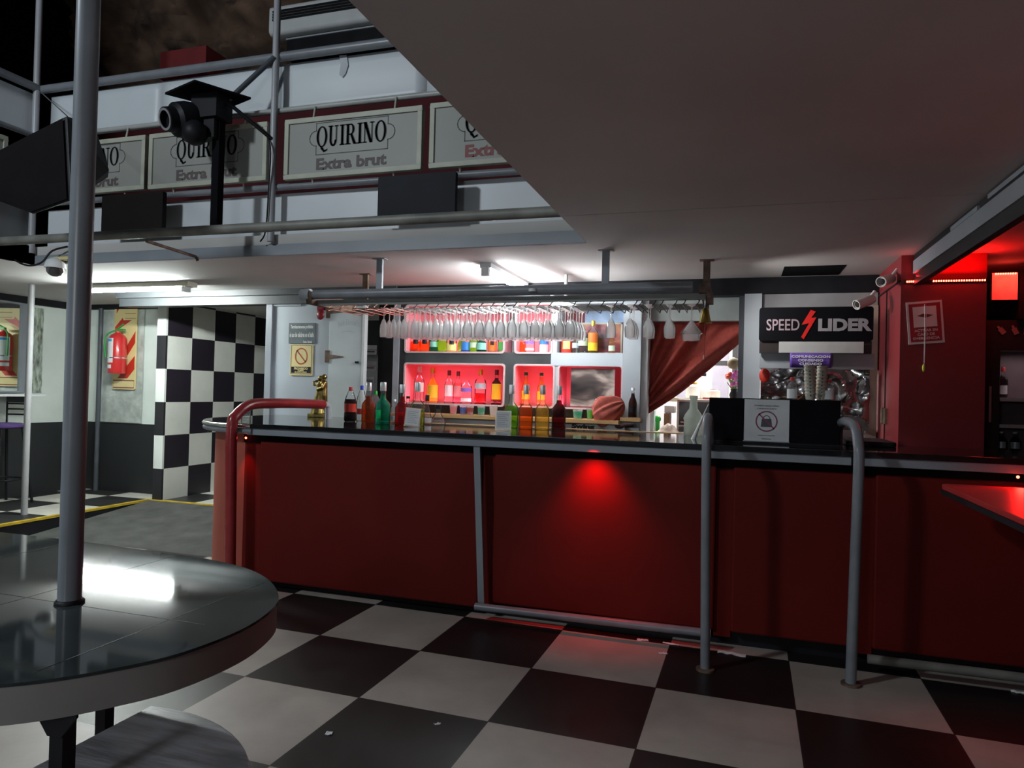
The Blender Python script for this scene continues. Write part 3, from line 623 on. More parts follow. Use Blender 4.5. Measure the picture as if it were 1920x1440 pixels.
eb = thing('extinguisher_backboard', 'pale yellow board with red stripes behind the fire extinguisher', 'sign', (-7.38, 6.92, 1.43))
bx0, bx1 = -7.50, -7.14
MB().rbox(bx0, bx1, 6.915, 6.928, 1.435, 2.49, 0.015, 'y').build('board', YSIGN, eb); ebb = eb.children[0]
m = MB(); Fb = lambda a, b: (bx0 + a * (bx1 - bx0), 6.9135, 1.435 + b * 1.055)
m.poly([Fb(.10, .90), Fb(.10, .975), Fb(.25, .975)]); m.poly([Fb(.05, .68), Fb(.05, .74), Fb(.38, .85), Fb(.42, .82), Fb(.78, .82)])
m.poly([Fb(.55, .49), Fb(.96, .69), Fb(.96, .55), Fb(.55, .36)]); m.poly([Fb(.22, .13), Fb(.96, .40), Fb(.96, .24), Fb(.66, .13)])
m.build('red_stripes', RSIGN, ebb, weld=False)
m = MB(); m.ribbon([Fb(0, 0) and (.04, .02), (.04, .105), (.96, .105), (.96, .02), (.04, .02)], 0.012, Fb); m.ribbon([(.48, .84), (.95, .84)], 0.006, Fb); m.ribbon([(.48, .96), (.95, .96)], 0.006, Fb); m.ribbon([(.48, .90), (.95, .90)], 0.006, Fb)
m.build('panel_lines', INKR, ebb, weld=False)
ex = thing('fire_extinguisher', 'red fire extinguisher with green handle and white label on the left back wall', 'fire extinguisher', (-7.31, 6.80, 1.63))
MB().lathe([(0, 0), (.096, 0), (.104, .015), (.104, .43), (.075, .475), (.03, .50), (.03, .52), (0, .52)], (-7.31, 6.80, 1.63), 24).build('cylinder', EXTR, ex, smooth=50); cyl = ex.children[0]
def patch(c, r, z0, z1, a0, a1, n=10):
    m = MB(); cx, cy = c
    m.grid(lambda u, v: (cx + r * math.cos(math.radians(a0 + (a1 - a0) * u)), cy + r * math.sin(math.radians(a0 + (a1 - a0) * u)), z0 + (z1 - z0) * v), n, 1); return m
patch((-7.31, 6.80), .1055, 1.76, 2.06, 195, 290).build('label', PAPER, cyl, smooth=60)
patch((-7.31, 6.80), .1062, 2.02, 2.05, 205, 280).build('label_band', M('label_blue', (0.05, 0.35, 0.7), 0.5), cyl, smooth=60)
patch((-7.31, 6.80), .1055, 1.69, 1.735, 195, 280).build('lower_label', PAPER, cyl, smooth=60)
GREENP = M('green_plastic', (0.03, 0.30, 0.06), 0.4)
hm = MB().box(-7.33, -7.21, 6.78, 6.82, 2.155, 2.18, None).tube([(-7.31, 6.80, 2.18), (-7.21, 6.78, 2.235)], 0.010, 8); hm.build('handle', GREENP, ex)
MB().tube(smoothpath([(-7.33, 6.78, 2.16), (-7.41, 6.73, 2.10), (-7.425, 6.72, 1.95), (-7.415, 6.73, 1.82)], 4), 0.010, 8).build('hose', GREENP, ex, smooth=60)
MB().lathe([(.1045, 0), (.1075, 0), (.1075, .012), (.1045, .012), (.1045, 0)], (-7.31, 6.80, 1.815), 24, cap=False).build('strap', CHROME, ex)
MB().box(-7.34, -7.28, 6.88, 6.928, 1.80, 1.85).build('hook', GREY_D, ex)
mr = thing('wall_mirror', 'grey-framed mirror on the left wall reflecting the fire extinguisher', 'mirror', (-8.02, 6.17, 1.38))
MB().box(-8.045, -8.03, 4.3, 6.10, 1.39, 2.40).build('mirror_glass', MIRROR, mr)
MB().box(-8.045, -8.01, 6.10, 6.17, 1.37, 2.42).box(-8.045, -8.01, 4.24, 4.30, 1.37, 2.42).box(-8.045, -8.01, 4.30, 6.10, 2.40, 2.42).box(-8.045, -8.01, 4.30, 6.10, 1.37, 1.39).build('frame', GREY, mr)
mr.rotation_euler = (0, 0, math.radians(8.7))
sh = thing('wall_shelf', 'narrow pale shelf on brackets under the mirror', 'shelf', (-7.9, 5.3, 1.3))
MB().box(-8.045, -7.62, 4.3, 6.12, 1.335, 1.36).build('board', WHITE, sh, bevel=0.003)
MB().box(-8.045, -7.75, 5.98, 6.03, 1.26, 1.335).build('bracket', GREY_D, sh)
MB().box(-8.045, -7.75, 5.2, 5.25, 1.26, 1.335).build('bracket', GREY_D, sh)
o = MB().grid(lambda u, v: (-8.045 + 0.006 + 0.008 * noise.noise(Vector((u * 6, v * 12, 4))), 6.18 + .22 * u, 1.37 + 1.02 * v), 6, 30).build('mottled_mirror_strip', M('mottled_strip', (0.42, 0.50, 0.45), 0.25, 0.4, var=0.8, scale=9, streak=(1, 3, 1)), smooth=60)
tag(o, 'narrow mottled mirror strip beside the framed mirror', 'mirror')
bs = thing('bar_stool', 'black metal bar stool with violet seat beside the thin pole', 'bar stool', (-7.72, 5.72, 0.15))
MB().lathe([(0, 0), (.17, 0), (.19, .015), (.19, .04), (.17, .055), (0, .06)], (-7.72, 5.72, 0.985), 24).build('seat', VIOLET, bs, smooth=50)
for sx, sy in ((1, 1), (1, -1), (-1, 1), (-1, -1)):
    MB().tube([(-7.72 + .12 * sx, 5.72 + .12 * sy, .985), (-7.72 + .20 * sx, 5.72 + .20 * sy, .15)], 0.014, 8).build('leg', BLACK, bs, smooth=50)
MB().tube([(-7.72 + .185 * math.cos(a * PI / 12), 5.72 + .185 * math.sin(a * PI / 12), 0.42) for a in range(25)], 0.010, 8).build('foot_ring', BLACK, bs, smooth=50)
for k, z in enumerate((1.13, 1.19, 1.25)):
    MB().tube([(-7.72 + .19 * math.cos(math.radians(a)), 5.74 + .19 * math.sin(math.radians(a)), z) for a in range(40, 141, 10)], 0.009, 8).build('back_slat', BLACK, bs, smooth=50)
for sx in (1, -1): MB().tube([(-7.72 + .15 * sx, 5.86, 1.0), (-7.72 + .15 * sx, 5.86, 1.27)], 0.010, 8).build('back_post', BLACK, bs, smooth=50)

# ---------------------------------------------------------------- partition with door left of the back bar
YB = 6.1
struct(MB().box(-4.53, -3.87, YB, YB + .08, 0, 2.44).build('wall_partition', M('blue_grey_panel', (0.42, 0.47, 0.52), 0.5, var=0.05, scale=2)))
struct(MB().box(-4.60, -4.53, YB - .03, YB + .1, 0, 2.44).box(-4.60, -4.2, YB - .02, YB + .1, 2.335, 2.36).build('trim_8', GREY))
dr = MB().box(-3.865, -3.49, YB - .02, YB + .02, 0.05, 2.325)
d = dr.build('door_1', M('door_white', (0.60, 0.67, 0.69), 0.45, var=0.05), bevel=0.004); struct(d)
MB().box(-3.49, -3.465, YB - .03, YB + .03, 0.05, 2.33).build('door_edge', WHITE, d)
for z in (2.27, 1.83):
    hb = MB().box(-3.90, -3.855, YB - .03, YB - .005, z - .06, z + .06); hb.prism([(-3.855, z - .02), (-3.855, z + .02), (-3.70, z + .003), (-3.70, z - .003)], YB - .03, YB - .02, 'y'); hb.build('hinge', RUST, d)
MB().box(-3.56, -3.525, YB - .035, YB - .02, 1.765, 1.785).build('latch', BLACK, d)
m = MB(); F = front(-3.65, YB - .0215, 2.16)
def arched(a, b): 
    return F(a, b - 1.6 * a * a)
text(m, 'Jack Daniel’s', arched, 0.24, 0.075, 0.0); m.ribbon([(-.07, -.09), (.0, -.08), (.07, -.09)], 0.006, F)
m.build('faint_lettering', M('faint_print', (0.50, 0.56, 0.58), 0.5), d)
o = MB().ball((-3.95, YB - .05, 2.245), .045, 12, 8, 1, .5, 1.25).box(-3.985, -3.93, YB - .06, YB, 2.29, 2.33); o = o.build('red_ornament', M('dark_red_plastic', (0.22, 0.01, 0.02), 0.35), smooth=40); tag(o, 'small dark red ornament hung by the door hinge', 'ornament')
s1 = thing('notice', 'dark grey notice with two lines of white lettering on the partition', 'sign', (-4.2, YB, 2.0))
x0, x1, z0, z1 = -4.337, -4.032, 1.959, 2.163
MB().box(x0, x1, YB - .012, YB, z0, z1).build('board', M('slate_board', (0.09, 0.12, 0.13), 0.5, var=0.4), s1); s1b = s1.children[0]
m = MB(); cx, cz = (x0 + x1) / 2, (z0 + z1) / 2
text(m, 'Terminantemente prohibido', front(cx, YB - .0135, cz + .06), (x1 - x0) * .86, .046, 0.03); text(m, 'el uso de celulares en el baño', front(cx, YB - .0135, cz - .015), (x1 - x0) * .92, .050, 0.03); text(m, 'Gracias  Gerencia', front(cx + .07, YB - .0135, cz - .085), .10, .026, 0.02)
m.build('lettering', PAPER, s1b)
s2 = thing('prohibition_sign', 'yellow prohibition sign with red barred circle on the partition', 'sign', (-4.2, YB, 1.65))
x0, x1, z0, z1 = -4.314, -4.053, 1.637, 1.948; cx = (x0 + x1) / 2; H_ = z1 - z0
MB().rbox(x0, x1, YB - .01, YB, z0, z1, .012, 'y').build('board', YSIGN, s2); s2b = s2.children[0]
m = MB(); F = front(cx, YB - .0115, z0 + H_ * .62); m2 = ring(.074, .084, .062, .071, 0, 0, 28)
for p in m2: m.poly([F(*q) for q in p])
m.ribbon([(-.05, .055), (.05, -.055)], .013, F); m.build('barred_circle', M('brick_red_ink', (0.42, 0.07, 0.02), 0.5), s2b, weld=False)
m = MB().box(x0 + .018, x1 - .018, YB - .0115, YB - .010, z0 + .025, z0 + H_ * .28); m.ribbon([(x0 + .012, z0 + .015), (x1 - .012, z0 + .015), (x1 - .012, z1 - .012), (x0 + .012, z1 - .012), (x0 + .012, z0 + .015)], .004, lambda a, b: (a, YB - .0112, b)); m.build('black_panel', BLACK, s2b, weld=False)
m = MB(); text(m, 'PROHIBIDO', front(cx, YB - .0125, z0 + H_ * .225), .16, .024, 0.04); text(m, 'FUMAR', front(cx, YB - .0125, z0 + H_ * .16), .07, .016, 0.04); text(m, 'EN ESTE LUGAR', front(cx, YB - .0125, z0 + H_ * .11), .14, .015, 0.03); m.build('lettering', YSIGN, s2b)

# dark niche wall with pinned papers
struct(MB().box(-3.465, -3.16, YB + .25, YB + .30, 0.2, 2.44).box(-3.17, -3.14, YB, YB + .30, 0.2, 2.44).build('wall_dark', DARKW))
pp = [(684,648,704,664,'upper of the three white papers pinned on the dark wall beside the door'), (684,679,703,695,'middle of the three white papers pinned on the dark wall beside the door'), (684,708,701,718,'lowest small paper pinned on the dark wall beside the door')]
pap = ((-3.599, -3.479, 1.865, 1.962), (-3.594, -3.48, 1.704, 1.795), (-3.59, -3.494, 1.58, 1.639))
for (x0, x1, z0, z1), p in zip(pap, pp):
    t = thing('paper_notice', p[4], 'notice', ((x0 + x1) / 2, YB + .245, z0), 'papers on the dark wall')
    sht = MB().box(x0, x1, YB + .243, YB + .248, z0, z1).build('sheet', PAPER, t)
    MB().box(x0 + .01, x1 - .02, YB + .2415, YB + .243, z0 + (z1 - z0) * .25, z0 + (z1 - z0) * .38).box(x0, x1, YB + .2415, YB + .243, z0 + (z1 - z0) * .48, z0 + (z1 - z0) * .53).build('print', INK, sht)

# ---------------------------------------------------------------- back bar with lit niches
bb = thing('back_bar', 'tiled back bar with red-lit niches and bottle shelves behind the counter', 'back bar', (-2.0, 6.2, 0))
TILE_D = M('dark_tile', (0.055, 0.06, 0.062), 0.25, var=0.35, scale=2.5)
NICHE = M('niche_lining', (0.70, 0.28, 0.33), 0.6, var=0.04)
ZL0, ZL1, ZU0, ZU1 = 1.40, 1.770, 1.885, 2.32
XA0, XA1, XB0, XB1, XC0, XC1, XP0, XP1 = -3.035, -2.040, -1.935, -1.572, -1.525, -0.965, -0.952, -0.865
def wall(x0, x1, z0, z1, mat, nm, y0=YB, y1=YB + .30): MB().box(x0, x1, y0, y1, z0, z1).build(nm, mat, bb)
wall(-3.14, XA0, 0.2, 2.36, DARKW, 'side_panel')
wall(XA0, -1.60, ZL1, ZU0, TILE_D, 'shelf_band')
wall(XA1, XB0, ZL0, ZL1, TILE_D, 'tile_pier')
wall(XA0, XC1, 1.308, ZL0, TILE_D, 'lower_band', YB + .12, YB + .30)
wall(XB1, XC0, ZL0, ZL1, LGREY, 'white_pier')
wall(-1.60, XP0 - .01, ZL1, ZU0, LGREY, 'shelf_band', YB - .01)
wall(-2.04, -1.945, ZU0, ZU1, M('grey_pier_tile', (0.20, 0.22, 0.23), 0.3, var=0.3), 'upper_pier', YB + .22)
wall(-1.60, -1.55, ZU0, ZU1, LGREY, 'upper_pier')
wall(XA0, XP0, ZU1, 2.36, LGREY, 'top_rail')
wall(XP0, -0.80, 0.2, 2.36, LGREY, 'post', YB - .06, YB + .02)
wall(-0.80, -0.745, 0.2, 2.36, WHITE, 'post', YB - .02, YB + .25)
wall(-3.16, -3.10, 0.2, 2.36, M('strip_grey', (0.30, 0.31, 0.34), 0.4), 'corner_strip', YB - .015, YB)
def niche(x0, x1, z0, z1, mat, nm):
    MB().box(x0, x1, YB + .28, YB + .30, z0, z1).build(nm, mat, bb)
    MB().box(x0, x1, YB + .01, YB + .28, z0 - .006, z0).box(x0, x0 + .006, YB + .01, YB + .28, z0, z1).box(x1 - .006, x1, YB + .01, YB + .28, z0, z1).box(x0, x1, YB + .01, YB + .28, z1 - .006, z1).build('niche_lining', mat, bb)
    p0, p1 = rrect(x0 - .012, x1 + .012, z0 - .012, z1 + .012, .03), rrect(x0 + .004, x1 - .004, z0 + .004, z1 - .004, .025)
    m = MB(); k = len(p0)
    for i in range(k):
        a, b, c, e = p0[i], p0[(i + 1) % k], p1[(i + 1) % k], p1[i]
        m.poly([(a[0], YB - .008, a[1]), (b[0], YB - .008, b[1]), (c[0], YB - .008, c[1]), (e[0], YB - .008, e[1])])
    o = m.build('niche_frame', M('niche_edge', (0.62, 0.45, 0.46), 0.4), bb); so = o.modifiers.new('solid', 'SOLIDIFY'); so.thickness = -0.02; so.offset = 1
niche(XA0, XA1, ZL0, ZL1, NICHE, 'niche_back'); niche(XB0, XB1, ZL0, ZL1, NICHE, 'niche_back')
niche(XC0, XC1, ZL0, ZL1, NICHE, 'niche_back')
niche(XA0, XA1 - .01, ZU0, ZU1, NICHE, 'niche_back'); niche(XB0, -1.60, ZU0, ZU1, NICHE, 'niche_back')
MB().box(-1.55, XC1, YB + .28, YB + .30, ZU0, ZU1).build('niche_back', M('maroon_backing', (0.20, 0.03, 0.04), 0.6), bb)
MB().box(-1.36, -0.97, YB + .27, YB + .28, 2.18, 2.30).build('blue_panel', M('pale_blue_panel', (0.30, 0.42, 0.62), 0.4, var=0.3, scale=8), bb)
# lower work surface with drinks cups
MB().box(-3.05, -0.95, 5.86, YB + .12, 1.278, 1.308).build('work_top', WOODL, bb)
wfr = MB().box(-3.05, -0.90, 5.885, 5.905, 0.9, 1.278).build('work_front', M('work_front_grey', (0.28, 0.27, 0.27), 0.5), bb)
MB().box(-3.0, -0.95, 5.90, 6.1, 0.0, 0.9).build('base_cupboard', DARKW, bb)
m = MB(); text(m, 'Swing', front(-1.25, 5.8835, 1.245), 0.20, 0.05, 0.06); m.build('lettering', BLACK, wfr)
MB().box(-0.945, -0.78, 5.93, YB - .06, 1.304, 1.335).build('bottle_ledge', WOODL, bb)

# framed photograph in the right-hand niche, and the poster above it: plain abstract stand-ins
def picture(label, x0, x1, z0, z1, y, cols, seed, frame):
    t = thing('poster', label, 'poster', ((x0 + x1) / 2, y, z0))
    m, nt, out = node_mat('poster_print'); N, L = nt.nodes.new, nt.links.new
    b = N('ShaderNodeBsdfPrincipled'); b.inputs['Roughness'].default_value = 0.35; L(b.outputs[0], out.inputs[0])
    tc = N('ShaderNodeTexCoord'); mp = N('ShaderNodeMapping'); mp.inputs['Location'].default_value = (seed, 0, 0); mp.inputs['Rotation'].default_value = (0, 0.7, 0); mp.inputs['Scale'].default_value = (3.2, 3, 7.5)
    nz = N('ShaderNodeTexNoise'); nz.inputs['Scale'].default_value = 1.0; nz.inputs['Detail'].default_value = 2.5; nz.inputs['Distortion'].default_value = 0.7
    L(tc.outputs['Object'], mp.inputs[0]); L(mp.outputs[0], nz.inputs['Vector'])
    cr = N('ShaderNodeValToRGB'); L(nz.outputs[0], cr.inputs[0]); e = cr.color_ramp.elements
    e[0].position, e[0].color = 0.36, cols[0] + (1,); e[1].position, e[1].color = 0.68, cols[2] + (1,)
    k = e.new(0.52); k.color = cols[1] + (1,)
    L(cr.outputs[0], b.inputs['Base Color'])
    MB().box(x0 + .01, x1 - .01, y - .008, y, z0 + .01, z1 - .01).build('print', m, t)
    if frame:
        MB().box(x0, x0 + .014, y - .014, y + .004, z0, z1).box(x1 - .014, x1, y - .014, y + .004, z0, z1).box(x0, x1, y - .014, y + .004, z0, z0 + .014).box(x0, x1, y - .014, y + .004, z1 - .014, z1).build('frame', CREAM, t)
    return t
picture('grey abstract photograph with warm tones in the right lower niche', -1.43, -1.02, ZL0 + .004, ZL1 - .012, YB + .03, ((0.012, 0.010, 0.012), (0.10, 0.075, 0.07), (0.50, 0.40, 0.36)), 2.0, False)
o = MB().box(-1.40 + .21, -1.02, YB - .004, YB + .02, ZL0 - .01, ZL0 + .085).build('white_card', PAPER); tag(o, 'blank white card under the grey photograph', 'card')
picture('maroon framed poster behind the bottles on the right upper shelf', -1.42, -1.0, ZU0 + .002, 2.17, YB + .20, ((0.03, 0.02, 0.03), (0.20, 0.03, 0.05), (0.40, 0.17, 0.08)), 7.0, True)

# ---------------------------------------------------------------- bottles
PROF = {
 'liqueur': [(0, 0), (.90, 0), (1, .02), (1, .42), (.93, .49), (.62, .56), (.40, .60), (.36, .66), (.34, .80), (.37, .82), (.37, .84), (0, .84)],
 'tall':    [(0, 0), (.94, 0), (1, .02), (1, .56), (.90, .63), (.50, .70), (.36, .74), (.34, .88), (.38, .89), (.38, .90), (0, .90)],
 'round':   [(0, 0), (.85, 0), (1, .08), (1, .40), (.85, .52), (.45, .62), (.33, .66), (.33, .86), (.36, .88), (0, .88)],
 'square':  [(0, 0), (.95, 0), (1, .02), (1, .60), (.92, .68), (.42, .76), (.36, .78), (.36, .89), (0, .89)],
 'soda':    [(0, 0), (.82, 0), (1, .04), (1, .22), (.94, .30), (1, .40), (1, .56), (.85, .68), (.50, .84), (.30, .90), (.30, .93), (0, .93)],
 'beer':    [(0, 0), (.92, 0), (1, .03), (1, .48), (.85, .58), (.48, .70), (.38, .80), (.36, .94), (.42, .95), (.42, .96), (0, .96)],
 'flask':   [(0, 0), (.95, 0), (1, .05), (.85, .25), (.45, .52), (.30, .64), (.30, .82), (.36, .84), (0, .84)],
 'jug':     [(0, 0), (.92, 0), (1, .05), (1, .52), (.92, .68), (.60, .82), (.40, .86), (.40, .90), (0, .90)],
}
LQ = {}
def liquid(key, tint, bodycol, body=0.22):
    if key not in LQ: LQ[key] = glass('liquid_' + key, tint, body, bodycol, blend=0.06)
    return LQ[key]
liquid('amber', (0.744, 0.321, 0.114), (0.6, 0.135, 0.022)); liquid('teal', (0.24, 0.837, 0.69), (0.0, 0.63, 0.405)); liquid('red', (0.744, 0.088, 0.114), (0.63, 0.015, 0.022))
liquid('olive', (0.837, 0.871, 0.423), (0.63, 0.675, 0.09)); liquid('green', (0.567, 0.837, 0.209), (0.27, 0.675, 0.03)); liquid('orange', (0.969, 0.454, 0.136), (0.95, 0.195, 0.015))
liquid('gold', (0.95, 0.816, 0.391), (0.93, 0.63, 0.12)); liquid('wine', (0.391, 0.058, 0.114), (0.135, 0.007, 0.018)); liquid('cola', (0.156, 0.058, 0.058), (0.03, 0.009, 0.007), 0.5)
liquid('clear', (0.956, 0.969, 0.969), (0.95, 0.95, 0.95), 0.06); liquid('pink', (0.969, 0.61, 0.651), (0.95, 0.3, 0.375), 0.25); liquid('dkgreen', (0.088, 0.391, 0.24), (0.0, 0.21, 0.09), 0.32)
liquid('lime', (0.522, 0.904, 0.156), (0.24, 0.825, 0.03), 0.32); liquid('yellow', (0.969, 0.904, 0.308), (0.95, 0.87, 0.045), 0.3); liquid('rum', (0.369, 0.136, 0.088), (0.075, 0.015, 0.012), 0.5); liquid('tan', (0.904, 0.729, 0.567), (0.825, 0.495, 0.27), 0.28); liquid('blue', (0.24, 0.474, 0.904), (0.03, 0.18, 0.825), 0.32)
CAPS = {'silver': M('cap_silver', (0.55, 0.56, 0.58), 0.38, 0.5), 'red': M('cap_red', (0.45, 0.02, 0.02), 0.4), 'blue': M('cap_blue', (0.01, 0.06, 0.55), 0.4), 'green': M('cap_green', (0.03, 0.45, 0.06), 0.4), 'black': BLACK, 'gold': M('cap_gold', (0.65, 0.42, 0.06), 0.35, 0.7), 'white': WHITE, 'dkred': M('cap_dark_red', (0.16, 0.01, 0.015), 0.4), 'lime': M('cap_lime', (0.45, 0.6, 0.02), 0.4), 'dkgreen': M('cap_dark_green', (0.0, 0.14, 0.07), 0.4), 'lav': M('cap_lavender', (0.38, 0.33, 0.62), 0.4)}
LBL = {'white': PAPER, 'red': RSIGN, 'yellow': M('label_yellow', (0.80, 0.50, 0.02), 0.5), 'orange': M('label_orange', (0.75, 0.17, 0.03), 0.5), 'purple': M('label_purple', (0.22, 0.13, 0.55), 0.5), 'blue': M('label_mid_blue', (0.03, 0.20, 0.60), 0.5), 'pgreen': M('label_pale_green', (0.55, 0.70, 0.50), 0.5), 'green': M('label_green', (0.10, 0.50, 0.10), 0.5), 'pyellow': M('label_pale_yellow', (0.80, 0.78, 0.25), 0.5), 'silver': M('label_silver', (0.55, 0.6, 0.66), 0.4, 0.3), 'teal': M('label_teal', (0.25, 0.60, 0.50), 0.5), 'black': BLACK, 'pink': M('label_pink', (0.70, 0.28, 0.30), 0.5)}
def bottle(label, x, y, z, h, r, prof, liq, fill, cap, labels=(), group=None, cat='bottle', name='bottle', gm=None):
    P = PROF[prof]; t = thing(name, label, cat, (x, y, z), group)
    shell = [(a * r, b * h) for a, b in P]
    MB().lathe(shell, (x, y, z), 16).build('glass', gm or BGLASS, t, smooth=50); gl = t.children[0]
    if fill > 0:
        q = []; top = fill * P[-1][1]
        for i, (a, b) in enumerate(P):
            if b <= top: q.append((a * r * .93, b * h + (0.003 if i < 3 else 0)))
            else:
                a0, b0 = P[i - 1]
                k = (top - b0) / (b - b0 + 1e-9); q.append(((a0 + (a - a0) * k) * r * .93, top * h)); q.append((0, top * h)); break
        else: q[-1] = (0, q[-1][1])
        MB().lathe(q, (x, y, z), 16).build('liquid', LQ[liq], t, smooth=50)
    zc = P[-1][1]; rc_ = P[-2][0] * r * 1.08; z2 = min(zc, zc - 0.02)
    if cap: MB().lathe([(0, (z2 - .03) * h), (rc_, (z2 - .03) * h), (rc_, h * .99), (rc_ * .9, h), (0, h)], (x, y, z), 14).build('cap', CAPS[cap], t, smooth=40)
    ang = math.degrees(math.atan2(-y, -x))
    for (lm, l0, l1, half) in labels:
        patch((x, y), r * 1.02, z + l0 * h, z + l1 * h, ang - half, ang + half, 10).build('label', LBL[lm], gl, smooth=60)
    return t
G1 = 'bottles and holders standing on the bar top'
def onbar(px3, h): return px3[0], px3[1], ZT, h
CB = [
 ('cola bottle with red cap standing at the left of the bar top bottles', (-3.156, 5.322, 1.235), .295, .046, 'soda', 'cola', .70, 'red', (('red', .28, .52, 70),)),
 ('clear plastic bottle with blue cap between the cola and the amber bottle', (-3.245, 5.665, 1.235), .31, .040, 'soda', 'clear', .5, 'blue', (('red', .20, .36, 60),)),
 ('amber brown liqueur bottle with silver cap on the bar top', (-2.91, 5.195, 1.235), .335, .050, 'liqueur', 'amber', .80, 'silver', ()),
 ('clear soda bottle with green cap between the amber and the teal bottle', (-3.108, 5.672, 1.235), .265, .044, 'soda', 'clear', .9, 'green', (('green', .12, .40, 70),)),
 ('teal green liqueur bottle with silver cap on the bar top', (-2.742, 5.129, 1.235), .340, .055, 'liqueur', 'teal', .86, 'silver', ()),
 ('small clear bottle with white cap behind the teal and red bottles', (-2.895, 5.62, 1.235), .20, .034, 'beer', 'clear', .3, 'white', (('silver', .1, .3, 60),)),
 ('crimson red liqueur bottle with silver cap on the bar top', (-2.553, 5.095, 1.235), .325, .050, 'liqueur', 'red', .84, 'silver', ()),
 ('small pink bottle with black cap half hidden by the crimson bottle', (-2.763, 5.627, 1.235), .23, .034, 'beer', 'pink', .6, 'black', ()),
 ('half-full olive green liqueur bottle behind the tilted card holder', (-2.426, 5.113, 1.235), .345, .052, 'liqueur', 'olive', .46, 'silver', ()),
 ('clear bottle with black cap right of the olive green bottle', (-2.518, 5.494, 1.235), .245, .040, 'flask', 'clear', .4, 'black', (('white', .06, .22, 60),)),
 ('low clear conical flask with black stopper on the bar top', (-2.448, 5.569, 1.235), .165, .060, 'flask', 'clear', .25, 'black', ()),
 ('green liqueur bottle with yellow neck behind the second card holder', (-1.728, 5.379, 1.235), .345, .050, 'liqueur', 'green', .62, 'silver', ()),
 ('bright orange liqueur bottle with silver cap on the bar top', (-1.565, 5.236, 1.235), .345, .050, 'liqueur', 'orange', .60, 'silver', ()),
 ('golden yellow liqueur bottle with silver cap on the bar top', (-1.439, 5.259, 1.235), .345, .050, 'liqueur', 'gold', .60, 'silver', ()),
 ('dark wine red liqueur bottle, rightmost of the coloured bar top bottles', (-1.352, 5.436, 1.235), .345, .050, 'liqueur', 'wine', .80, 'silver', ()),
]
for lab, p, h, r, prof, lq, fill, cap, lb_ in CB:
    r *= 1.12
    k = min(1.0, 5.42 / p[1]); x, y = p[0] * k, p[1] * k
    bottle(lab, x, y, ZT, h, r, prof, lq, fill, cap, lb_, G1)
bottle('tiny clear glass bottle behind the padded handrail at the left end', -4.12, 5.2, ZT, .13, .04, 'beer', 'clear', .2, 'white', (), G1)
NB = [ # lower niches
 ('clear spirit bottle with white label, leftmost in the left lower niche', -2.941, 0.35, .047, 'tall', 'clear', .7, 'white', (('white', .30, .55, 55),)),
 ('yellow liqueur bottle with round yellow label in the left lower niche', -2.8, 0.343, .052, 'round', 'yellow', .8, 'gold', (('yellow', .15, .50, 60),)),
 ('clear bottle with dark red cap and white label in the left lower niche', -2.629, 0.315, .040, 'tall', 'clear', .7, 'dkred', (('white', .22, .55, 60),)),
 ('pink-toned bottle with dark red cap in the left lower niche', -2.536, 0.308, .038, 'tall', 'pink', .7, 'dkred', (('pink', .22, .55, 60),)),
 ('short clear bottle with purple band in the left lower niche', -2.444, 0.252, .050, 'square', 'clear', .7, None, (('purple', .46, .60, 60), ('white', .10, .22, 60))),
 ('gold-capped bottle with blue and silver label in the left lower niche', -2.31, 0.331, .050, 'square', 'red', .36, 'gold', (('silver', .44, .60, 65),)),
 ('dark red bottle with tall yellow label, rightmost in the left lower niche', -2.151, 0.328, .043, 'tall', 'rum', .85, 'dkred', (('yellow', .16, .60, 65),)),
 ('slim olive bottle, left of the two in the right lower niche', -1.866, 0.309, .036, 'beer', 'gold', .9, 'dkgreen', (('yellow', .2, .45, 60),)),
 ('slim olive bottle, right of the two in the right lower niche', -1.718, 0.307, .036, 'beer', 'gold', .9, 'dkgreen', (('yellow', .2, .45, 60),)),
]
for i, (lab, x, h, r, prof, lq, fill, cap, lb_) in enumerate(NB):
    bottle(lab, x, 6.22 if 'purple band' not in lab else 6.20, ZL0 + .0005, h, r * 1.1, prof, lq, fill, cap, lb_, 'bottles in the lower niches')
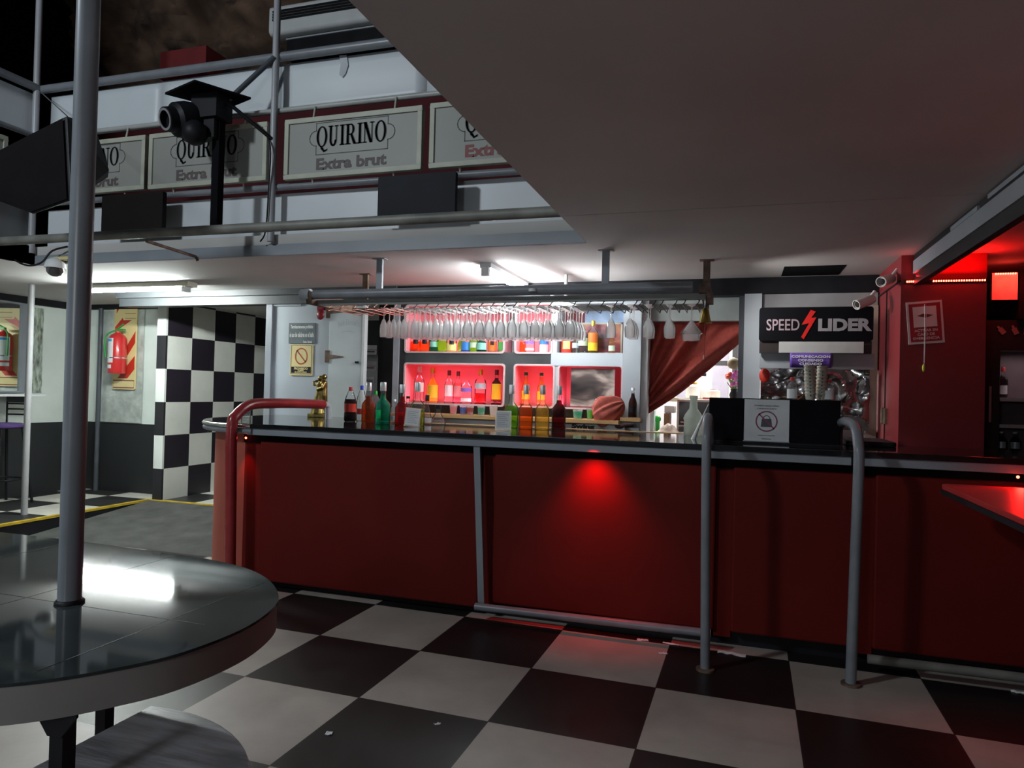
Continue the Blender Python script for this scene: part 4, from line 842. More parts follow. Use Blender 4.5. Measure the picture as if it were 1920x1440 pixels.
UB = [
 ('orange bottle with dark oval label, leftmost on the upper shelf', -2.985, .30, .047, 'jug', 'orange', .38, 'white', (('black', .26, .40, 30),)),
 ('orange bottle with dark oval label, second from left on the upper shelf', -2.89, .30, .047, 'jug', 'orange', .38, 'white', (('black', .26, .40, 30),)),
 ('dark green bottle with pale green label on the left upper shelf', -2.795, .205, .045, 'jug', 'dkgreen', .95, 'dkgreen', (('teal', .25, .50, 60),)),
 ('bright green square bottle with lavender spray cap on the left upper shelf', -2.705, .17, .045, 'square', 'lime', .8, 'lav', ()),
 ('bottle with yellow label and dark oval on the left upper shelf', -2.61, .28, .050, 'jug', 'yellow', .36, 'white', (('pyellow', .06, .30, 65), ('black', .26, .40, 25))),
 ('small green bottle behind the blue labelled bottle on the upper shelf', -2.53, .15, .040, 'jug', 'lime', .9, 'green', ()),
 ('bottle with bright blue label on the left upper shelf', -2.465, .19, .045, 'jug', 'blue', .4, 'white', (('blue', .12, .52, 65),)),
 ('green bottle with lime yellow cap on the left upper shelf', -2.385, .225, .042, 'jug', 'lime', .75, 'lime', (('pgreen', .2, .42, 60),)),
 ('rounded dark green bottle with teal label on the left upper shelf', -2.305, .19, .050, 'round', 'dkgreen', .95, 'dkgreen', (('teal', .14, .48, 65),)),
 ('clear bottle with orange label and dark oval on the left upper shelf', -2.20, .22, .042, 'jug', 'tan', .5, 'silver', (('orange', .08, .45, 60), ('black', .32, .48, 25))),
 ('bottle with bright green label, rightmost on the left upper shelf', -2.10, .20, .042, 'jug', 'clear', .5, 'white', (('green', .08, .50, 60),)),
 ('small orange bottle at the left edge of the middle upper niche', -1.90, .14, .030, 'jug', 'orange', .8, 'black', ()),
 ('clear square bottle with purple lettering in the middle upper niche', -1.835, .24, .048, 'square', 'clear', .7, 'white', (('purple', .34, .46, 55), ('white', .10, .18, 55))),
 ('clear bottle with blue and white label in the middle upper niche', -1.70, .25, .046, 'square', 'clear', .7, 'white', (('blue', .32, .48, 60), ('white', .02, .30, 60))),
 ('amber bottle with red label and yellow disc on the right upper shelf', -1.485, .24, .052, 'square', 'amber', .6, 'white', (('red', .02, .60, 60), ('pyellow', .15, .45, 38))),
 ('clear spirit bottle with grey label left of the green labelled one', -1.40, .23, .036, 'tall', 'clear', .7, 'dkgreen', (('silver', .2, .4, 60),)),
 ('clear bottle with pale green label on the right upper shelf', -1.335, .22, .046, 'tall', 'clear', .7, 'white', (('pgreen', .30, .62, 65),)),
 ('tall bottle with orange and yellow label and gold cap on the upper shelf', -1.245, .292, .048, 'square', 'gold', .7, 'gold', (('orange', .32, .62, 60), ('yellow', .08, .32, 60))),
 ('small bottle with tan neck wrap, rightmost on the right upper shelf', -1.075, .195, .032, 'beer', 'tan', .9, 'white', (('pgreen', .12, .36, 60),)),
]
for lab, x, h, r, prof, lq, fill, cap, lb_ in UB:
    y = 6.19 if x > -1.6 else 6.21
    if 'behind the blue' in lab: y = 6.28
    bottle(lab, x, y, ZU0 + .0005, h, r, prof, lq, fill, cap, lb_, 'bottles on the upper shelves')
def cup(label, x, y, z, h, r, liq, cat='cup', group='cups on the back work top'):
    t = thing('cup', label, cat, (x, y, z), group)
    MB().lathe([(0, 0), (r * .75, 0), (r, h), (r * .94, h), (r * .70, .006), (0, .006)], (x, y, z), 16).build('wall', GLASS, t, smooth=50)
    MB().lathe([(0, .008), (r * .70, .008), (r * .90, h * .8), (0, h * .8)], (x, y, z), 16).build('contents', LQ[liq], t, smooth=50)
cup('pink tinted cup, leftmost on the back work top', -2.465, 5.95, 1.309, .085, .038, 'pink')
cup('blue tinted cup on the back work top under the left niche', -2.38, 5.97, 1.309, .082, .034, 'blue')
cup('red tinted cup on the back work top under the left niche', -2.30, 5.94, 1.309, .082, .038, 'red')
cup('mint green cup on the back work top under the left niche', -2.195, 5.95, 1.309, .085, .038, 'teal')
cup('plain clear glass on the back work top under the left niche', -2.08, 5.95, 1.309, .09, .040, 'clear')
cup('squat mint green cup beside the curtain bunch', -1.313, 5.95, 1.309, .08, .045, 'teal')
cup('olive green tumbler beside the curtain bunch', -1.207, 5.95, 1.309, .095, .030, 'lime')
bottle('dark rum bottle with white cap on the small wooden ledge', -0.85, 5.985, 1.335 + .0005, .25, .036, 'beer', 'rum', .85, 'white', (('black', .18, .35, 60),))

def holder(label, x, y, tilt):
    t = thing('card_holder', label, 'card holder', (x, y, ZT), G1)
    m = Matrix.Translation((x, y, ZT + .001)) @ Matrix.Rotation(0.22, 4, 'Z') @ Matrix.Rotation(math.radians(tilt), 4, 'Y')
    MB().box(-.06, .06, -.015, .03, 0, .012, m).box(-.06, .06, -.004, .002, 0.01, .145, m).build('clear_stand', GLASS, t)
    MB().box(-.052, .052, -.007, -.005, .012, .138, m).build('card', PAPER, t)
    q = MB()
    for k in range(7): q.box(-.042, .04 - .012 * (k % 3), -.0085, -.007, .030 + .014 * k, .033 + .014 * k, m)
    q.build('print', M('pale_print', (0.35, 0.37, 0.40), 0.6), t)
holder('clear card holder with white card leaning beside the crimson bottle', -2.385, 4.93, 5)
holder('clear card holder with white card in front of the green bottle', -1.665, 4.99, 0)

# spray bottle and white paper cone
sp_ = (-0.318, 5.401, 1.235)
t = thing('spray_bottle', 'white translucent bottle with long neck on the bar beside the grey handrail', 'bottle', (sp_[0], 5.42, ZT))
c = (sp_[0] * 5.42 / sp_[1], 5.42, ZT)
MB().lathe([(0, 0), (.062, 0), (.068, .01), (.066, .10), (.072, .125), (.060, .155), (.030, .20), (.026, .27), (.030, .275), (.030, .295), (0, .297)], c, 20).build('body', glass('milky_plastic', (0.8, 0.85, 0.8), 0.75, (0.62, 0.68, 0.62), blend=0.15), t, smooth=50)
o = MB().tube([(-0.291, 4.95, 1.23), (-0.249, 4.97, 1.34), (-0.194, 5, 1.479)], [.016, .008, .003], 10).build('paper_cone', PAPER, smooth=50); tag(o, 'thin white paper cone leaning against the black box', 'paper cone')

# bronze statue
sx_ = -3.794
t = thing('statuette', 'gilded bronze statuette of an embracing dancing couple on the bar', 'statuette', (sx_, 5.85, ZT))
sc = 0.37
def P3(a, b, c_): return (sx_ + a * sc, 5.85 + c_ * sc, ZT + .03 + b * sc)
m = MB()
m.tube([P3(-.04, 0, 0), P3(-.06, .25, 0), P3(-.03, .48, -.02), P3(-.02, .62, -.02), P3(-.01, .78, -.02), P3(0, .84, -.02)], [.20 * sc, .15 * sc, .10 * sc, .075 * sc, .085 * sc, .04 * sc], 12)
m.tube([P3(.13, 0, .03), P3(.12, .25, .02), P3(.10, .48, .0), P3(.10, .64, .0), P3(.09, .82, 0), P3(.07, .87, 0)], [.055 * sc, .07 * sc, .095 * sc, .085 * sc, .10 * sc, .04 * sc], 12)
m.tube([P3(.06, 0, -.06), P3(.05, .25, -.05), P3(.07, .48, -.02)], [.045 * sc, .06 * sc, .08 * sc], 10)
m.ball(P3(.0, .92, -.02), .072 * sc, 12, 8); m.ball(P3(.08, .96, .03), .075 * sc, 12, 8)
m.tube([P3(.14, .80, -.05), P3(.12, .68, -.12), P3(-.03, .62, -.12)], .036 * sc, 8)
m.tube([P3(-.08, .76, -.04), P3(-.16, .74, -.06), P3(-.20, .84, -.02)], .034 * sc, 8)
m.tube([P3(.15, .8, .03), P3(.0, .84, .10), P3(-.18, .85, .02)], .034 * sc, 8)
m.tube([P3(-.12, .0, -.05), P3(-.20, .02, .02), P3(-.26, 0.0, .05)], [.12 * sc, .09 * sc, .03 * sc], 10)
o = m.build('figures', BRONZE, t, smooth=180)
rm = o.modifiers.new('merge', 'REMESH'); rm.mode = 'VOXEL'; rm.voxel_size = .006; rm.use_smooth_shade = True
MB().box(sx_ - .10, sx_ + .075, 5.79, 5.91, ZT + .0005, ZT + .034).build('base', BRONZE, t, bevel=0.004)

# ---------------------------------------------------------------- glass rack over the bar
rk = thing('glass_rack', 'grey pipe rack with wire hooks hung over the bar for wine glasses', 'glass rack', (-1.75, 4.95, 2.2))
MB().tube([(-3.15, 4.73, 2.240), (-0.30, 4.73, 2.240)], 0.036, 16).build('front_pipe', PIPE, rk, smooth=50)
MB().lathe([(0, -.06), (.045, -.06), (.05, 0), (.045, .02), (0, .02)], (-3.2, 4.73, 2.24), 14, Matrix.Rotation(PI / 2, 4, 'Y')).build('end_cap', LGREY, rk, smooth=40)
MB().box(-3.20, -0.22, 4.78, 4.82, 2.165, 2.205).box(-3.20, -0.22, 5.32, 5.36, 2.165, 2.205).build('wire_rails', M('rack_rail', (0.20, 0.21, 0.20), 0.45), rk)
MB().box(-0.26, -0.19, 4.70, 5.36, 2.20, 2.26).build('cross_piece', RUST, rk)
MB().box(-3.20, -3.15, 4.70, 5.36, 2.165, 2.26).build('cross_piece', RUST, rk)
for x, y, mt in ((-2.585, 4.73, GREY), (-0.875, 4.73, GREY), (-3.05, 5.34, RUST), (-0.235, 5.2, RUST)):
    MB().box(x - .024, x + .024, y - .012, y + .012, 2.24, 2.5).build('hanger', mt, rk)
    MB().box(x - .05, x + .05, y - .03, y + .03, 2.494, 2.5).build('hanger_plate', mt, rk)
ZG = 2.145
cols = [-2.615 + .0865 * i for i in range(18)]
rcols = [-0.86, -0.725, -0.60, -0.46, -0.315]
wx = [-3.05, -2.94, -2.83, -2.72] + [c - .043 for c in cols] + [cols[-1] + .043, -1.0, -.905, -.815, -.77, -.68, -.645, -.555, -.505, -.415, -.36, -.27]
for i, x in enumerate(wx):
    p = [(x - .012, 5.34, 2.165), (x - .012, 5.30, ZG - .006), (x - .012, 4.86, ZG - .006), (x - .012, 4.80, ZG - .02), (x - .006, 4.775, ZG - .012), (x + .006, 4.775, ZG - .004), (x + .012, 4.80, ZG + .02), (x + .012, 4.82, 2.165)]
    MB().tube(p, 0.0035, 6).build('wire_hook', COPPER if x < -2.4 else WIRE, rk)
def glass_prof(h, rb, rf):
    # inverted: foot on top, bowl opening downwards, z measured down from the foot
    return [(0, .004), (rf, .002), (rf, 0), (.006, -.012), (.0042, -.03), (.0042, -h * .40), (.012, -h * .44), (rb * .62, -h * .52), (rb * .95, -h * .68), (rb, -h * .78), (rb * .86, -h), (rb * .83, -h), (rb * .96, -h * .78), (rb * .90, -h * .68), (rb * .56, -h * .53), (.001, -h * .455)]
wine = MB().lathe(glass_prof(.222, .037, .033), (0, 0, 0), 16).build('wine_glass', GLASS, smooth=60)
wine['category'] = 'wine glass'; wine['group'] = 'wine glasses hung in the rack'
wine['label'] = 'clear wine glass hung upside down in the crowded left run of the rack'
flute = MB().lathe([(0, .004), (.030, .002), (.030, 0), (.006, -.012), (.0042, -.02), (.0042, -.08), (.012, -.09), (.028, -.13), (.030, -.18), (.026, -.222), (.024, -.222), (.027, -.18), (.024, -.13), (.001, -.095)], (0, 0, 0), 16).build('wine_glass', GLASS, smooth=60)
flute['category'] = 'wine glass'; flute['group'] = 'wine glasses hung in the rack'; flute['label'] = wine['label']
first = {'w': True, 'f': True}
def hang(kind, x, y, label=None, sc_=1.0):
    src = wine if kind == 'w' else flute
    if first[kind]: o = src; first[kind] = False; o.location = (x, y, ZG)
    else: o = copy_tree(src, (x, y, ZG))
    if label: o['label'] = label
    o.rotation_euler = (0, 0, random.uniform(0, 6)); return o
rows = (4.875, 4.965, 5.055, 5.145, 5.235)
for i, x in enumerate(cols):
    for j, y in enumerate(rows):
        if i < 3 and j > 1 + i: continue
        hang('f' if i < 8 else 'w', x + random.uniform(-.004, .004), y + random.uniform(-.006, .006))
for k, (x, ys, lab) in enumerate(((-0.86, (4.90,), 'single wine glass hung alone before the blue panel'), (-0.725, (4.88, 4.97, 5.06), 'wine glass in the three-deep column over the dark rum bottle'), (-0.60, (4.88, 4.98), 'wine glass in the pair hung before the pale post'), (-0.46, (4.88, 4.97), 'wine glass in the pair hung before the maroon curtain'))):
    for y in ys: hang('w', x, y, lab)
o = MB().lathe([(0, .004), (.035, .002), (.035, 0), (.006, -.012), (.0045, -.05), (.0045, -.10), (.012, -.11), (.075, -.195), (.060, -.20), (.058, -.24), (.055, -.24), (.057, -.20), (.070, -.192), (.001, -.115)], (-.315, 4.92, ZG), 18).build('cocktail_glass', GLASS, smooth=40); tag(o, 'flared cocktail glass hung beside the brass bell', 'cocktail glass', 'wine glasses hung in the rack')
bl = thing('bell', 'small brass bell with pull cord hung at the right end of the rack', 'bell', (-0.215, 4.9, 2.03))
MB().lathe([(0, .105), (.014, .10), (.024, .085), (.028, .05), (.034, .025), (.046, 0), (.043, 0), (.030, .025), (.022, .08), (0, .095)], (-0.225, 4.9, 2.02), 20).build('dome', BRASS, bl, smooth=50)
MB().tube([(-0.225, 4.9, 2.20), (-0.225, 4.9, 2.12)], 0.006, 6).build('hook', WIRE, bl)
MB().tube([(-0.225, 4.9, 2.10), (-0.225, 4.9, 2.0), (-0.228, 4.9, 1.80)], 0.003, 6).build('cord', CURT2, bl)
MB().lathe([(0, 0), (.006, .004), (.004, .03), (0, .034)], (-0.228, 4.9, 1.775), 8).build('cord_end', COPPER, bl)
# lit tube behind the rack
fx = thing('fluorescent_light', 'lit white fluorescent tube on the ceiling behind the wine glasses', 'light', (-1.83, 5.6, 2.46))
MB().box(-1.895, -1.805, 5.02, 6.02, 2.462, 2.5).build('batten', WHITE, fx, bevel=0.003)
MB().tube([(-1.85, 5.06, 2.437), (-1.85, 6.0, 2.437)], 0.015, 12).build('tube', TUBE, fx, smooth=60)
MB().box(-1.88, -1.82, 5.01, 5.05, 2.40, 2.47).build('end_cap', WHITE, fx, bevel=0.004)
dk = thing('downlight', 'small round lit lamp on the front pipe of the glass rack', 'light', (-1.42, 4.71, 2.21))
MB().lathe([(0, 0), (.03, 0), (.03, .02), (0, .02)], (-1.376, 4.7, 2.225), 14).build('case', WHITE, dk)
fx = thing('fluorescent_light', 'short glowing tube standing in for a reflection between the glass rack and the upper shelf', 'light', (-1.37, 5.6, 2.25))
MB().tube([(-1.40, 5.33, 2.25), (-1.33, 5.95, 2.25)], 0.013, 10).build('tube', TUBE3, fx, smooth=60)  # added emitter in place of the ceiling tube's reflection; batten and arm invented
MB().tube([(-1.402, 5.31, 2.275), (-1.328, 5.97, 2.275)], 0.016, 8).build('batten', WHITE, fx)
MB().box(-1.38, -1.36, 5.62, 5.66, 2.28, 2.5).build('drop_arm', WHITE, fx)

# ---------------------------------------------------------------- opening with curtain, kitchen behind
struct(MB().box(-0.745, 0.02, YB + .05, YB + .15, 2.165, 2.44).build('wall_header', M('header_panel', (0.46, 0.50, 0.48), 0.5, var=0.08)))
struct(MB().box(-0.745, 0.02, YB + .05, YB + .15, 0.0, 1.20).build('wall_sill', LGREY))
struct(MB().box(-0.012, 0.042, YB - .05, YB + .1, 0.0, 2.44).build('door_frame', M('dark_post', (0.035, 0.037, 0.045), 0.5)))
ct = thing('curtain', 'maroon curtain gathered to the left across the bright kitchen opening', 'curtain', (-0.4, 6.24, 1.3))
def cur(u, v):
    T = Vector((-0.80 + .795 * u, 0, 2.175)); G = Vector((-0.86 + .10 * u, 0, 1.30 + .06 * u))
    # right hem starts lower down the post
    T = T if u < .98 else T + Vector((0, 0, 0))
    B = Vector((-0.86, 0, 1.30)).lerp(Vector((0.0, 0, 1.99)), u ** 1.15) - Vector((0, 0, .05 * math.sin(PI * u)))
    p = T.lerp(B, v)
    th = math.atan2(p.z - 1.28, p.x + .92)
    d = (p - Vector((-0.92, 0, 1.28))).length
    amp = .045 * min(1, d / .35) * (0.45 + .55 * min(1, v + .3))
    w_ = math.sin(th * 24 + 1.2 * noise.noise(Vector((th * 3, d * 2, 0)))) + .45 * math.sin(th * 47 + 2) + .3 * noise.noise(Vector((p.x * 5, p.z * 5, 3)))
    return (p.x, 6.26 + amp * w_, p.z)
o = MB().grid(cur, 120, 60).build('cloth', CURT, ct, smooth=180); sol = o.modifiers.new('solid', 'SOLIDIFY'); sol.thickness = .004
def bunch(u, v):
    a = 2 * PI * u; c0_, c1_ = Vector((-1.16, 5.92, 1.375)), Vector((-0.92, 5.98, 1.45))
    t = v; r = .125 * math.sin(PI * min(1, (t * .92 + .08))) ** .6 * (1 - .35 * t) + .02
    nn = noise.noise(Vector((math.cos(a) * 1.6, math.sin(a) * 1.6, t * 2)))
    r *= 1 + .10 * math.sin(a * 11 + t * 4.5 + 3.5 * nn) * (.4 + .8 * t) + .22 * nn + .07 * noise.noise(Vector((math.cos(a) * 5, math.sin(a) * 5, t * 3)))
    c = c0_.lerp(c1_, t) - Vector((0, 0, .05 * (1 - t)))
    ax = (c1_ - c0_).normalized(); u_ = Vector((0, 1, 0)); w_ = ax.cross(u_)
    return tuple(c + u_ * math.cos(a) * r * .55 + w_ * math.sin(a) * r * 1.05)
MB().grid(bunch, 72, 24).build('gathered_end', CURT2, ct, smooth=180)
MB().tube(smoothpath([(-0.99, 5.93, 1.27), (-0.95, 5.9, 1.255), (-0.90, 5.9, 1.27), (-0.83, 5.92, 1.275)], 3), [.03] * 3 + [.022] * 3 + [.018] * 3 + [.012], 10).build('cloth_tail', M('dark_cloth', (0.03, 0.008, 0.008), 0.9), ct, smooth=60)
MB().tube([(-0.80, 6.26, 2.18), (0.0, 6.26, 2.18)], 0.01, 8).build('curtain_rod', BLACK, ct, smooth=50)

KW = M('kitchen_white', (0.80, 0.78, 0.80), 0.6, var=0.03)
struct(MB().box(-2.6, 1.0, 8.6, 8.7, 0, 2.5).box(-2.7, -2.6, 6.5, 8.7, 0, 2.5).build('wall_kitchen', KW))
struct(MB().box(0.95, 1.05, 6.2, 8.7, 0, 2.5).build('wall_kitchen_right', KW))
kw = MB().box(-1.2, -0.05, 8.57, 8.6, 1.90, 1.95)
for x in (-0.92, -0.42, -0.05): kw.box(x - .03, x + .03, 8.57, 8.6, 1.45, 2.5)
struct(kw.build('window_1', M('dark_window_bar', (0.03, 0.03, 0.035), 0.5)))
struct(MB().box(-0.70, -0.55, 8.58, 8.6, 1.5, 2.5).box(-0.30, -.12, 8.58, 8.6, 1.5, 2.5).build('window_pane', M('lilac_pane', (0.42, 0.40, 0.48), 0.5)))
kc = thing('kitchen_counter', 'pale kitchen counter seen through the curtain opening', 'counter', (-0.4, 7.0, 0))
MB().box(-1.6, 0.9, 6.75, 7.3, 1.155, 1.185).build('top', M('cream_laminate', (0.62, 0.57, 0.48), 0.4), kc)
MB().box(-1.6, 0.9, 6.78, 7.3, 0, 1.155).build('front', WOODL, kc)
ov = thing('toaster_oven', 'pale toaster oven with dark glass door in the kitchen opening', 'oven', (-0.35, 7.0, 1.185))
ox0, ox1 = -0.563, -0.563 + .47
MB().box(ox0, ox1, 6.95, 7.28, 1.186, 1.50).build('case', M('oven_cream', (0.55, 0.52, 0.45), 0.4), ov, bevel=.006)
odr = MB().box(ox0 + .02, ox1 - .03, 6.942, 6.95, 1.25, 1.475).build('glass_door', M('oven_glass', (0.03, 0.025, 0.02), 0.15), ov)
MB().box(ox0 + .02, ox1 - .03, 6.942, 6.95, 1.195, 1.235).build('control_panel', GREY_D, ov)
MB().tube([(ox0 + .04, 6.92, 1.28), (ox1 - .05, 6.92, 1.28)], .007, 8).build('handle', CHROME, odr)
ks = thing('kitchen_shelf', 'cream shelf behind the toaster oven holding kitchen items', 'shelf', (-0.4, 7.5, 1.5))
MB().box(-1.2, 0.2, 7.35, 7.8, 1.47, 1.51).box(-1.2, -1.15, 7.35, 7.8, 0, 1.47).box(0.1, 0.15, 7.35, 7.8, 0, 1.47).build('shelf_board', M('cream_shelf', (0.70, 0.64, 0.50), 0.5), ks)
def jar(name, label, cat, px, w_, h, mat, capm=None, y=7.5, z=1.511):
    t = thing(name, label, cat, (px, y, z))
    MB().lathe([(0, 0), (w_ * .95, 0), (w_, .01), (w_, h * .75), (w_ * .6, h * .88), (w_ * .6, h * .9), (0, h * .9)], (px, y, z), 16).build('body', mat, t, smooth=40)
    MB().lathe([(0, h * .88), (w_ * .65, h * .88), (w_ * .65, h), (0, h)], (px, y, z), 16).build('lid', capm or WHITE, t, smooth=40)
jar('jar', 'white jar with orange yellow lid on the kitchen shelf', 'jar', -0.452, .07, .16, WHITE, CAPS['gold'])
jar('kitchen_bottle', 'tall white bottle with black cap on the kitchen shelf', 'bottle', -0.367, .065, .26, KW, BLACK, 7.6)
jar('bowl', 'pale plastic bowl at the right of the kitchen shelf', 'bowl', -0.251, .07, .10, M('pale_plastic', (0.65, 0.6, 0.6), 0.4), WHITE)
o = MB().box(-0.343, -0.255, 7.30, 7.345, 1.455, 1.52).build('red_box', M('dull_red_card', (0.35, 0.06, 0.05), 0.6)); tag(o, 'small dull red box on the front of the kitchen shelf', 'box')
fv = thing('flower_vase', 'vase of pink and orange flowers beside the dark post in the kitchen', 'vase', (-0.056, 7.2, 1.5))
fxp = -0.046
MB().lathe([(0, 0), (.035, 0), (.045, .03), (.03, .07), (.035, .09), (0, .09)], (fxp, 7.2, 1.52), 14).build('vase', BLACK, fv, smooth=40)
m1, m2_, m3 = MB(), MB(), MB()
for k in range(16):
    a, b = random.uniform(-1, .7), random.uniform(.12, .27)
    (m1 if a > -.3 else m2_).ball((fxp + .075 * a, 7.2 + random.uniform(-.05, .05), 1.52 + b), .022, 8, 5)
for k in range(10): m3.tube([(fxp, 7.2, 1.58), (fxp + random.uniform(-.07, .05), 7.2 + random.uniform(-.04, .04), 1.52 + random.uniform(.12, .24))], .005, 5)
m1.build('pink_blooms', M('pink_petal', (0.55, 0.12, 0.42), 0.6), fv, smooth=60); m2_.build('orange_blooms', M('orange_petal', (0.6, 0.10, 0.06), 0.6), fv, smooth=60); m3.build('stems', M('leaf_green', (0.15, 0.30, 0.08), 0.6), fv)
MB().ball((fxp - .01, 7.24, 1.86), .06, 10, 6).build('dried_grass', M('dried_grass', (0.18, 0.16, 0.10), 0.8), fv, smooth=60)
o = MB().box(-0.824, -0.763, 6.82, 6.95, 1.186, 1.389).build('milk_carton', M('pale_mint_card', (0.55, 0.72, 0.68), 0.5), bevel=.005); tag(o, 'pale mint carton at the left of the kitchen counter', 'carton')
o = MB().ball((-0.745, 6.95, 1.30), .035, 10, 6).box(-0.76, -0.724, 6.93, 6.97, 1.186, 1.30); o = o.build('green_bottle', CAPS['green'], smooth=40); tag(o, 'green-topped bottle beside the mint carton in the kitchen', 'bottle')
o = MB().grid(lambda u, v: (-0.732 + .20 * u, 6.80 + .14 * v, 1.187 + .07 * math.sin(PI * u) * math.sin(PI * v) * (1 + .5 * noise.noise(Vector((u * 7, v * 7, 0))))), 14, 10).build('crumpled_bag', M('crumpled_white', (0.70, 0.62, 0.52), 0.6, var=0.3, scale=20), smooth=60); tag(o, 'crumpled white and orange plastic bag on the kitchen counter', 'bag')
o = MB().box(-0.686, -0.635, 6.96, 7.2, 1.186, 1.36).build('brown_jar', M('brown_wrap', (0.25, 0.13, 0.07), 0.6), bevel=.01); tag(o, 'brown canister left of the toaster oven', 'canister')
o = MB().box(-0.687, -0.594, 7.0, 7.25, 1.361, 1.43).build('paper_stack', PAPER, bevel=.004); tag(o, 'white stack of papers left of the toaster oven', 'papers')

# ---------------------------------------------------------------- right part of the bar: black box, drinks sign, foil
bx = thing('black_box', 'black box on the bar top with a white no-bags notice', 'box', (0.2, 4.9, ZT))
MB().box(-0.181, 0.598, 4.75, 5.10, ZT + .001, 1.523).build('case', BLACKM, bx, bevel=0.004)
MB().box(-0.20, 0.612, 4.74, 5.11, ZT + .0008, ZT + .012).build('base_lip', BLACK, bx)
nt_ = thing('no_bags_notice', 'white paper notice with barred handbag circle on the black box', 'notice', (0.17, 4.745, 1.24))
x0, x1, z0, z1 = .036, .304, 1.243, 1.518
MB().box(x0, x1, 4.744, 4.7485, z0, z1).build('sheet', M('dim_paper', (0.60, 0.62, 0.64), 0.5), nt_); nsh = nt_.children[0]
cx = (x0 + x1) / 2; cz = (z0 + z1) / 2
F = front(cx, 4.7425, cz)
m = MB()
for p in ring(.066, .066, .058, .058, 0, 0, 28): m.poly([F(*q) for q in p])
m.ribbon([(-.044, .044), (.044, -.044)], .008, F); m.build('barred_circle', M('wine_ink', (0.22, 0.05, 0.09), 0.5), nsh, weld=False)
m = MB(); m.poly([F(a, b) for a, b in ((-.034, -.036), (.034, -.036), (.028, .016), (-.028, .016))]); m.ribbon(arc(0, .016, .020, 0, 180, 8), .004, F); o = m.build('handbag_symbol', INK, nsh, weld=False)
for v_ in o.data.vertices: v_.co.y += .0006
m = MB(); text(m, 'Prohibido apoyar bolsos', lambda a, b: F(a, b + .098), .145, .011, 0.02); text(m, 'y carteras en la barra', lambda a, b: F(a, b + .080), .115, .010, 0.02); text(m, 'Agradecemos su comprensión', lambda a, b: F(a, b - .090), .10, .009, 0.02); text(m, 'Gerencia', lambda a, b: F(a, b - .110), .055, .008, 0.02)
m.build('lettering', INK, nsh)
MB().box(x0 - .005, x1 + .003, 4.735, 4.752, ZT + .0125, ZT + .018).build('sleeve_edge', GREY, nt_)
bottle('clear gin bottle with red cap, left one on the black box', 0.335, 5.0, 1.524, .145, .034, 'square', 'clear', .6, 'red', (('white', .04, .46, 65),), 'red-capped bottles on the black box')
bottle('clear gin bottle with red cap, right one on the black box', 0.557, 5.0, 1.524, .135, .034, 'square', 'clear', .6, 'red', (('white', .04, .46, 65),), 'red-capped bottles on the black box')
DOTP = M('dotted_cup_paper', (0.50, 0.48, 0.40), 0.6)
def cups(label, x, y, lean):
    t = thing('cup_stack', label, 'cup stack', (x, y, 1.524), 'paper cup stacks on the black box')
    m = MB()
    for k in range(9):
        z = 1.524 + .022 * k; xx = x + lean * k * .001
        m.lathe([(.026, 0), (.034, .04), (.036, .04), (.035, .046), (.031, .046), (.024, .002)], (xx, y, z), 16)
    m.build('cups', DOTP, t, smooth=40)
    d = MB()
    for k in range(8): d.ball((x - .002 + lean * k * .001, y - .0335, 1.552 + .022 * k), .0055, 6, 4)
    d.build('dots', GREY_D, t)
cups('left stack of pale dotted paper cups on the black box', 0.441, 4.95, -1)
cups('right stack of pale dotted paper cups on the black box', 0.509, 5.0, 1)

# wall behind with the drinks sign
struct(MB().box(0.03, 0.16, 5.95, 6.1, 0, 2.36).build('wall_pillar', LGREY))
struct(MB().box(0.16, 1.0, 6.0, 6.1, 1.76, 2.36).box(0.16, 1.0, 6.0, 6.1, 0.0, 1.30).build('wall_bar_right', M('dull_grey_wall', (0.30, 0.30, 0.31), 0.6)))
struct(MB().box(0.925, 1.0, 5.97, 6.0, 0.0, 2.26).build('trim_9', M('beige_jamb', (0.45, 0.36, 0.30), 0.6)))
sg = thing('drinks_sign', 'black board with silver capital lettering and a red lightning bolt', 'sign', (0.52, 5.6, 1.95))
MB().rbox(0.135, 0.905, 5.58, 5.64, 1.955, 2.203, .02, 'y').build('board', BLACKM, sg); sgb = sg.children[0]
MB().box(0.14, 0.90, 5.60, 5.64, 1.865, 1.955).build('lower_board', M('brown_black', (0.018, 0.010, 0.010), 0.6), sg)
SILV = M('silver_letter', (0.42, 0.40, 0.43), 0.4, 0.2)
Fz = lambda cx_, cz_: (lambda a, b: (cx_ + a, 5.577, cz_ + b))
m = MB(); text(m, 'SPEED', Fz(0.3, 2.073), 0.414 - 0.185, .085, 0.01); m.build('thin_lettering', M('rosy_silver_letter', (0.40, 0.30, 0.33), 0.4, 0.2), sgb)
m = MB(); text(m, 'LIDER', Fz(0.718, 2.071), 0.892 - 0.537, .092, 0.05); m.build('bold_lettering', SILV, sgb)
pts = [(1520,581), (1529,584), (1519,598), (1531,595), (1508,635), (1503,633), (1516,606), (1504,609)]
m = MB(); m.poly([((0.488, 5.576, 2.181)), ((0.524, 5.576, 2.169)), ((0.492, 5.576, 2.123)), ((0.528, 5.576, 2.126)), ((0.445, 5.576, 1.966)), ((0.426, 5.576, 1.982)), ((0.479, 5.576, 2.084)), ((0.428, 5.576, 2.072))]); m.build('bolt', M('bolt_red', (0.75, 0.02, 0.015), 0.4), sgb)
o = MB().box(0.275, 0.842, 5.565, 5.578, 1.866, 1.948).build('blank_sign', M('pale_acrylic', (0.52, 0.53, 0.52), 0.4)); tag(o, 'blank white strip panel under the black drinks sign', 'panel')
struct(MB().box(0.145, 0.93, 5.66, 5.70, 1.755, 1.866).build('trim_10', M('grey_rail', (0.30, 0.33, 0.36), 0.5)))
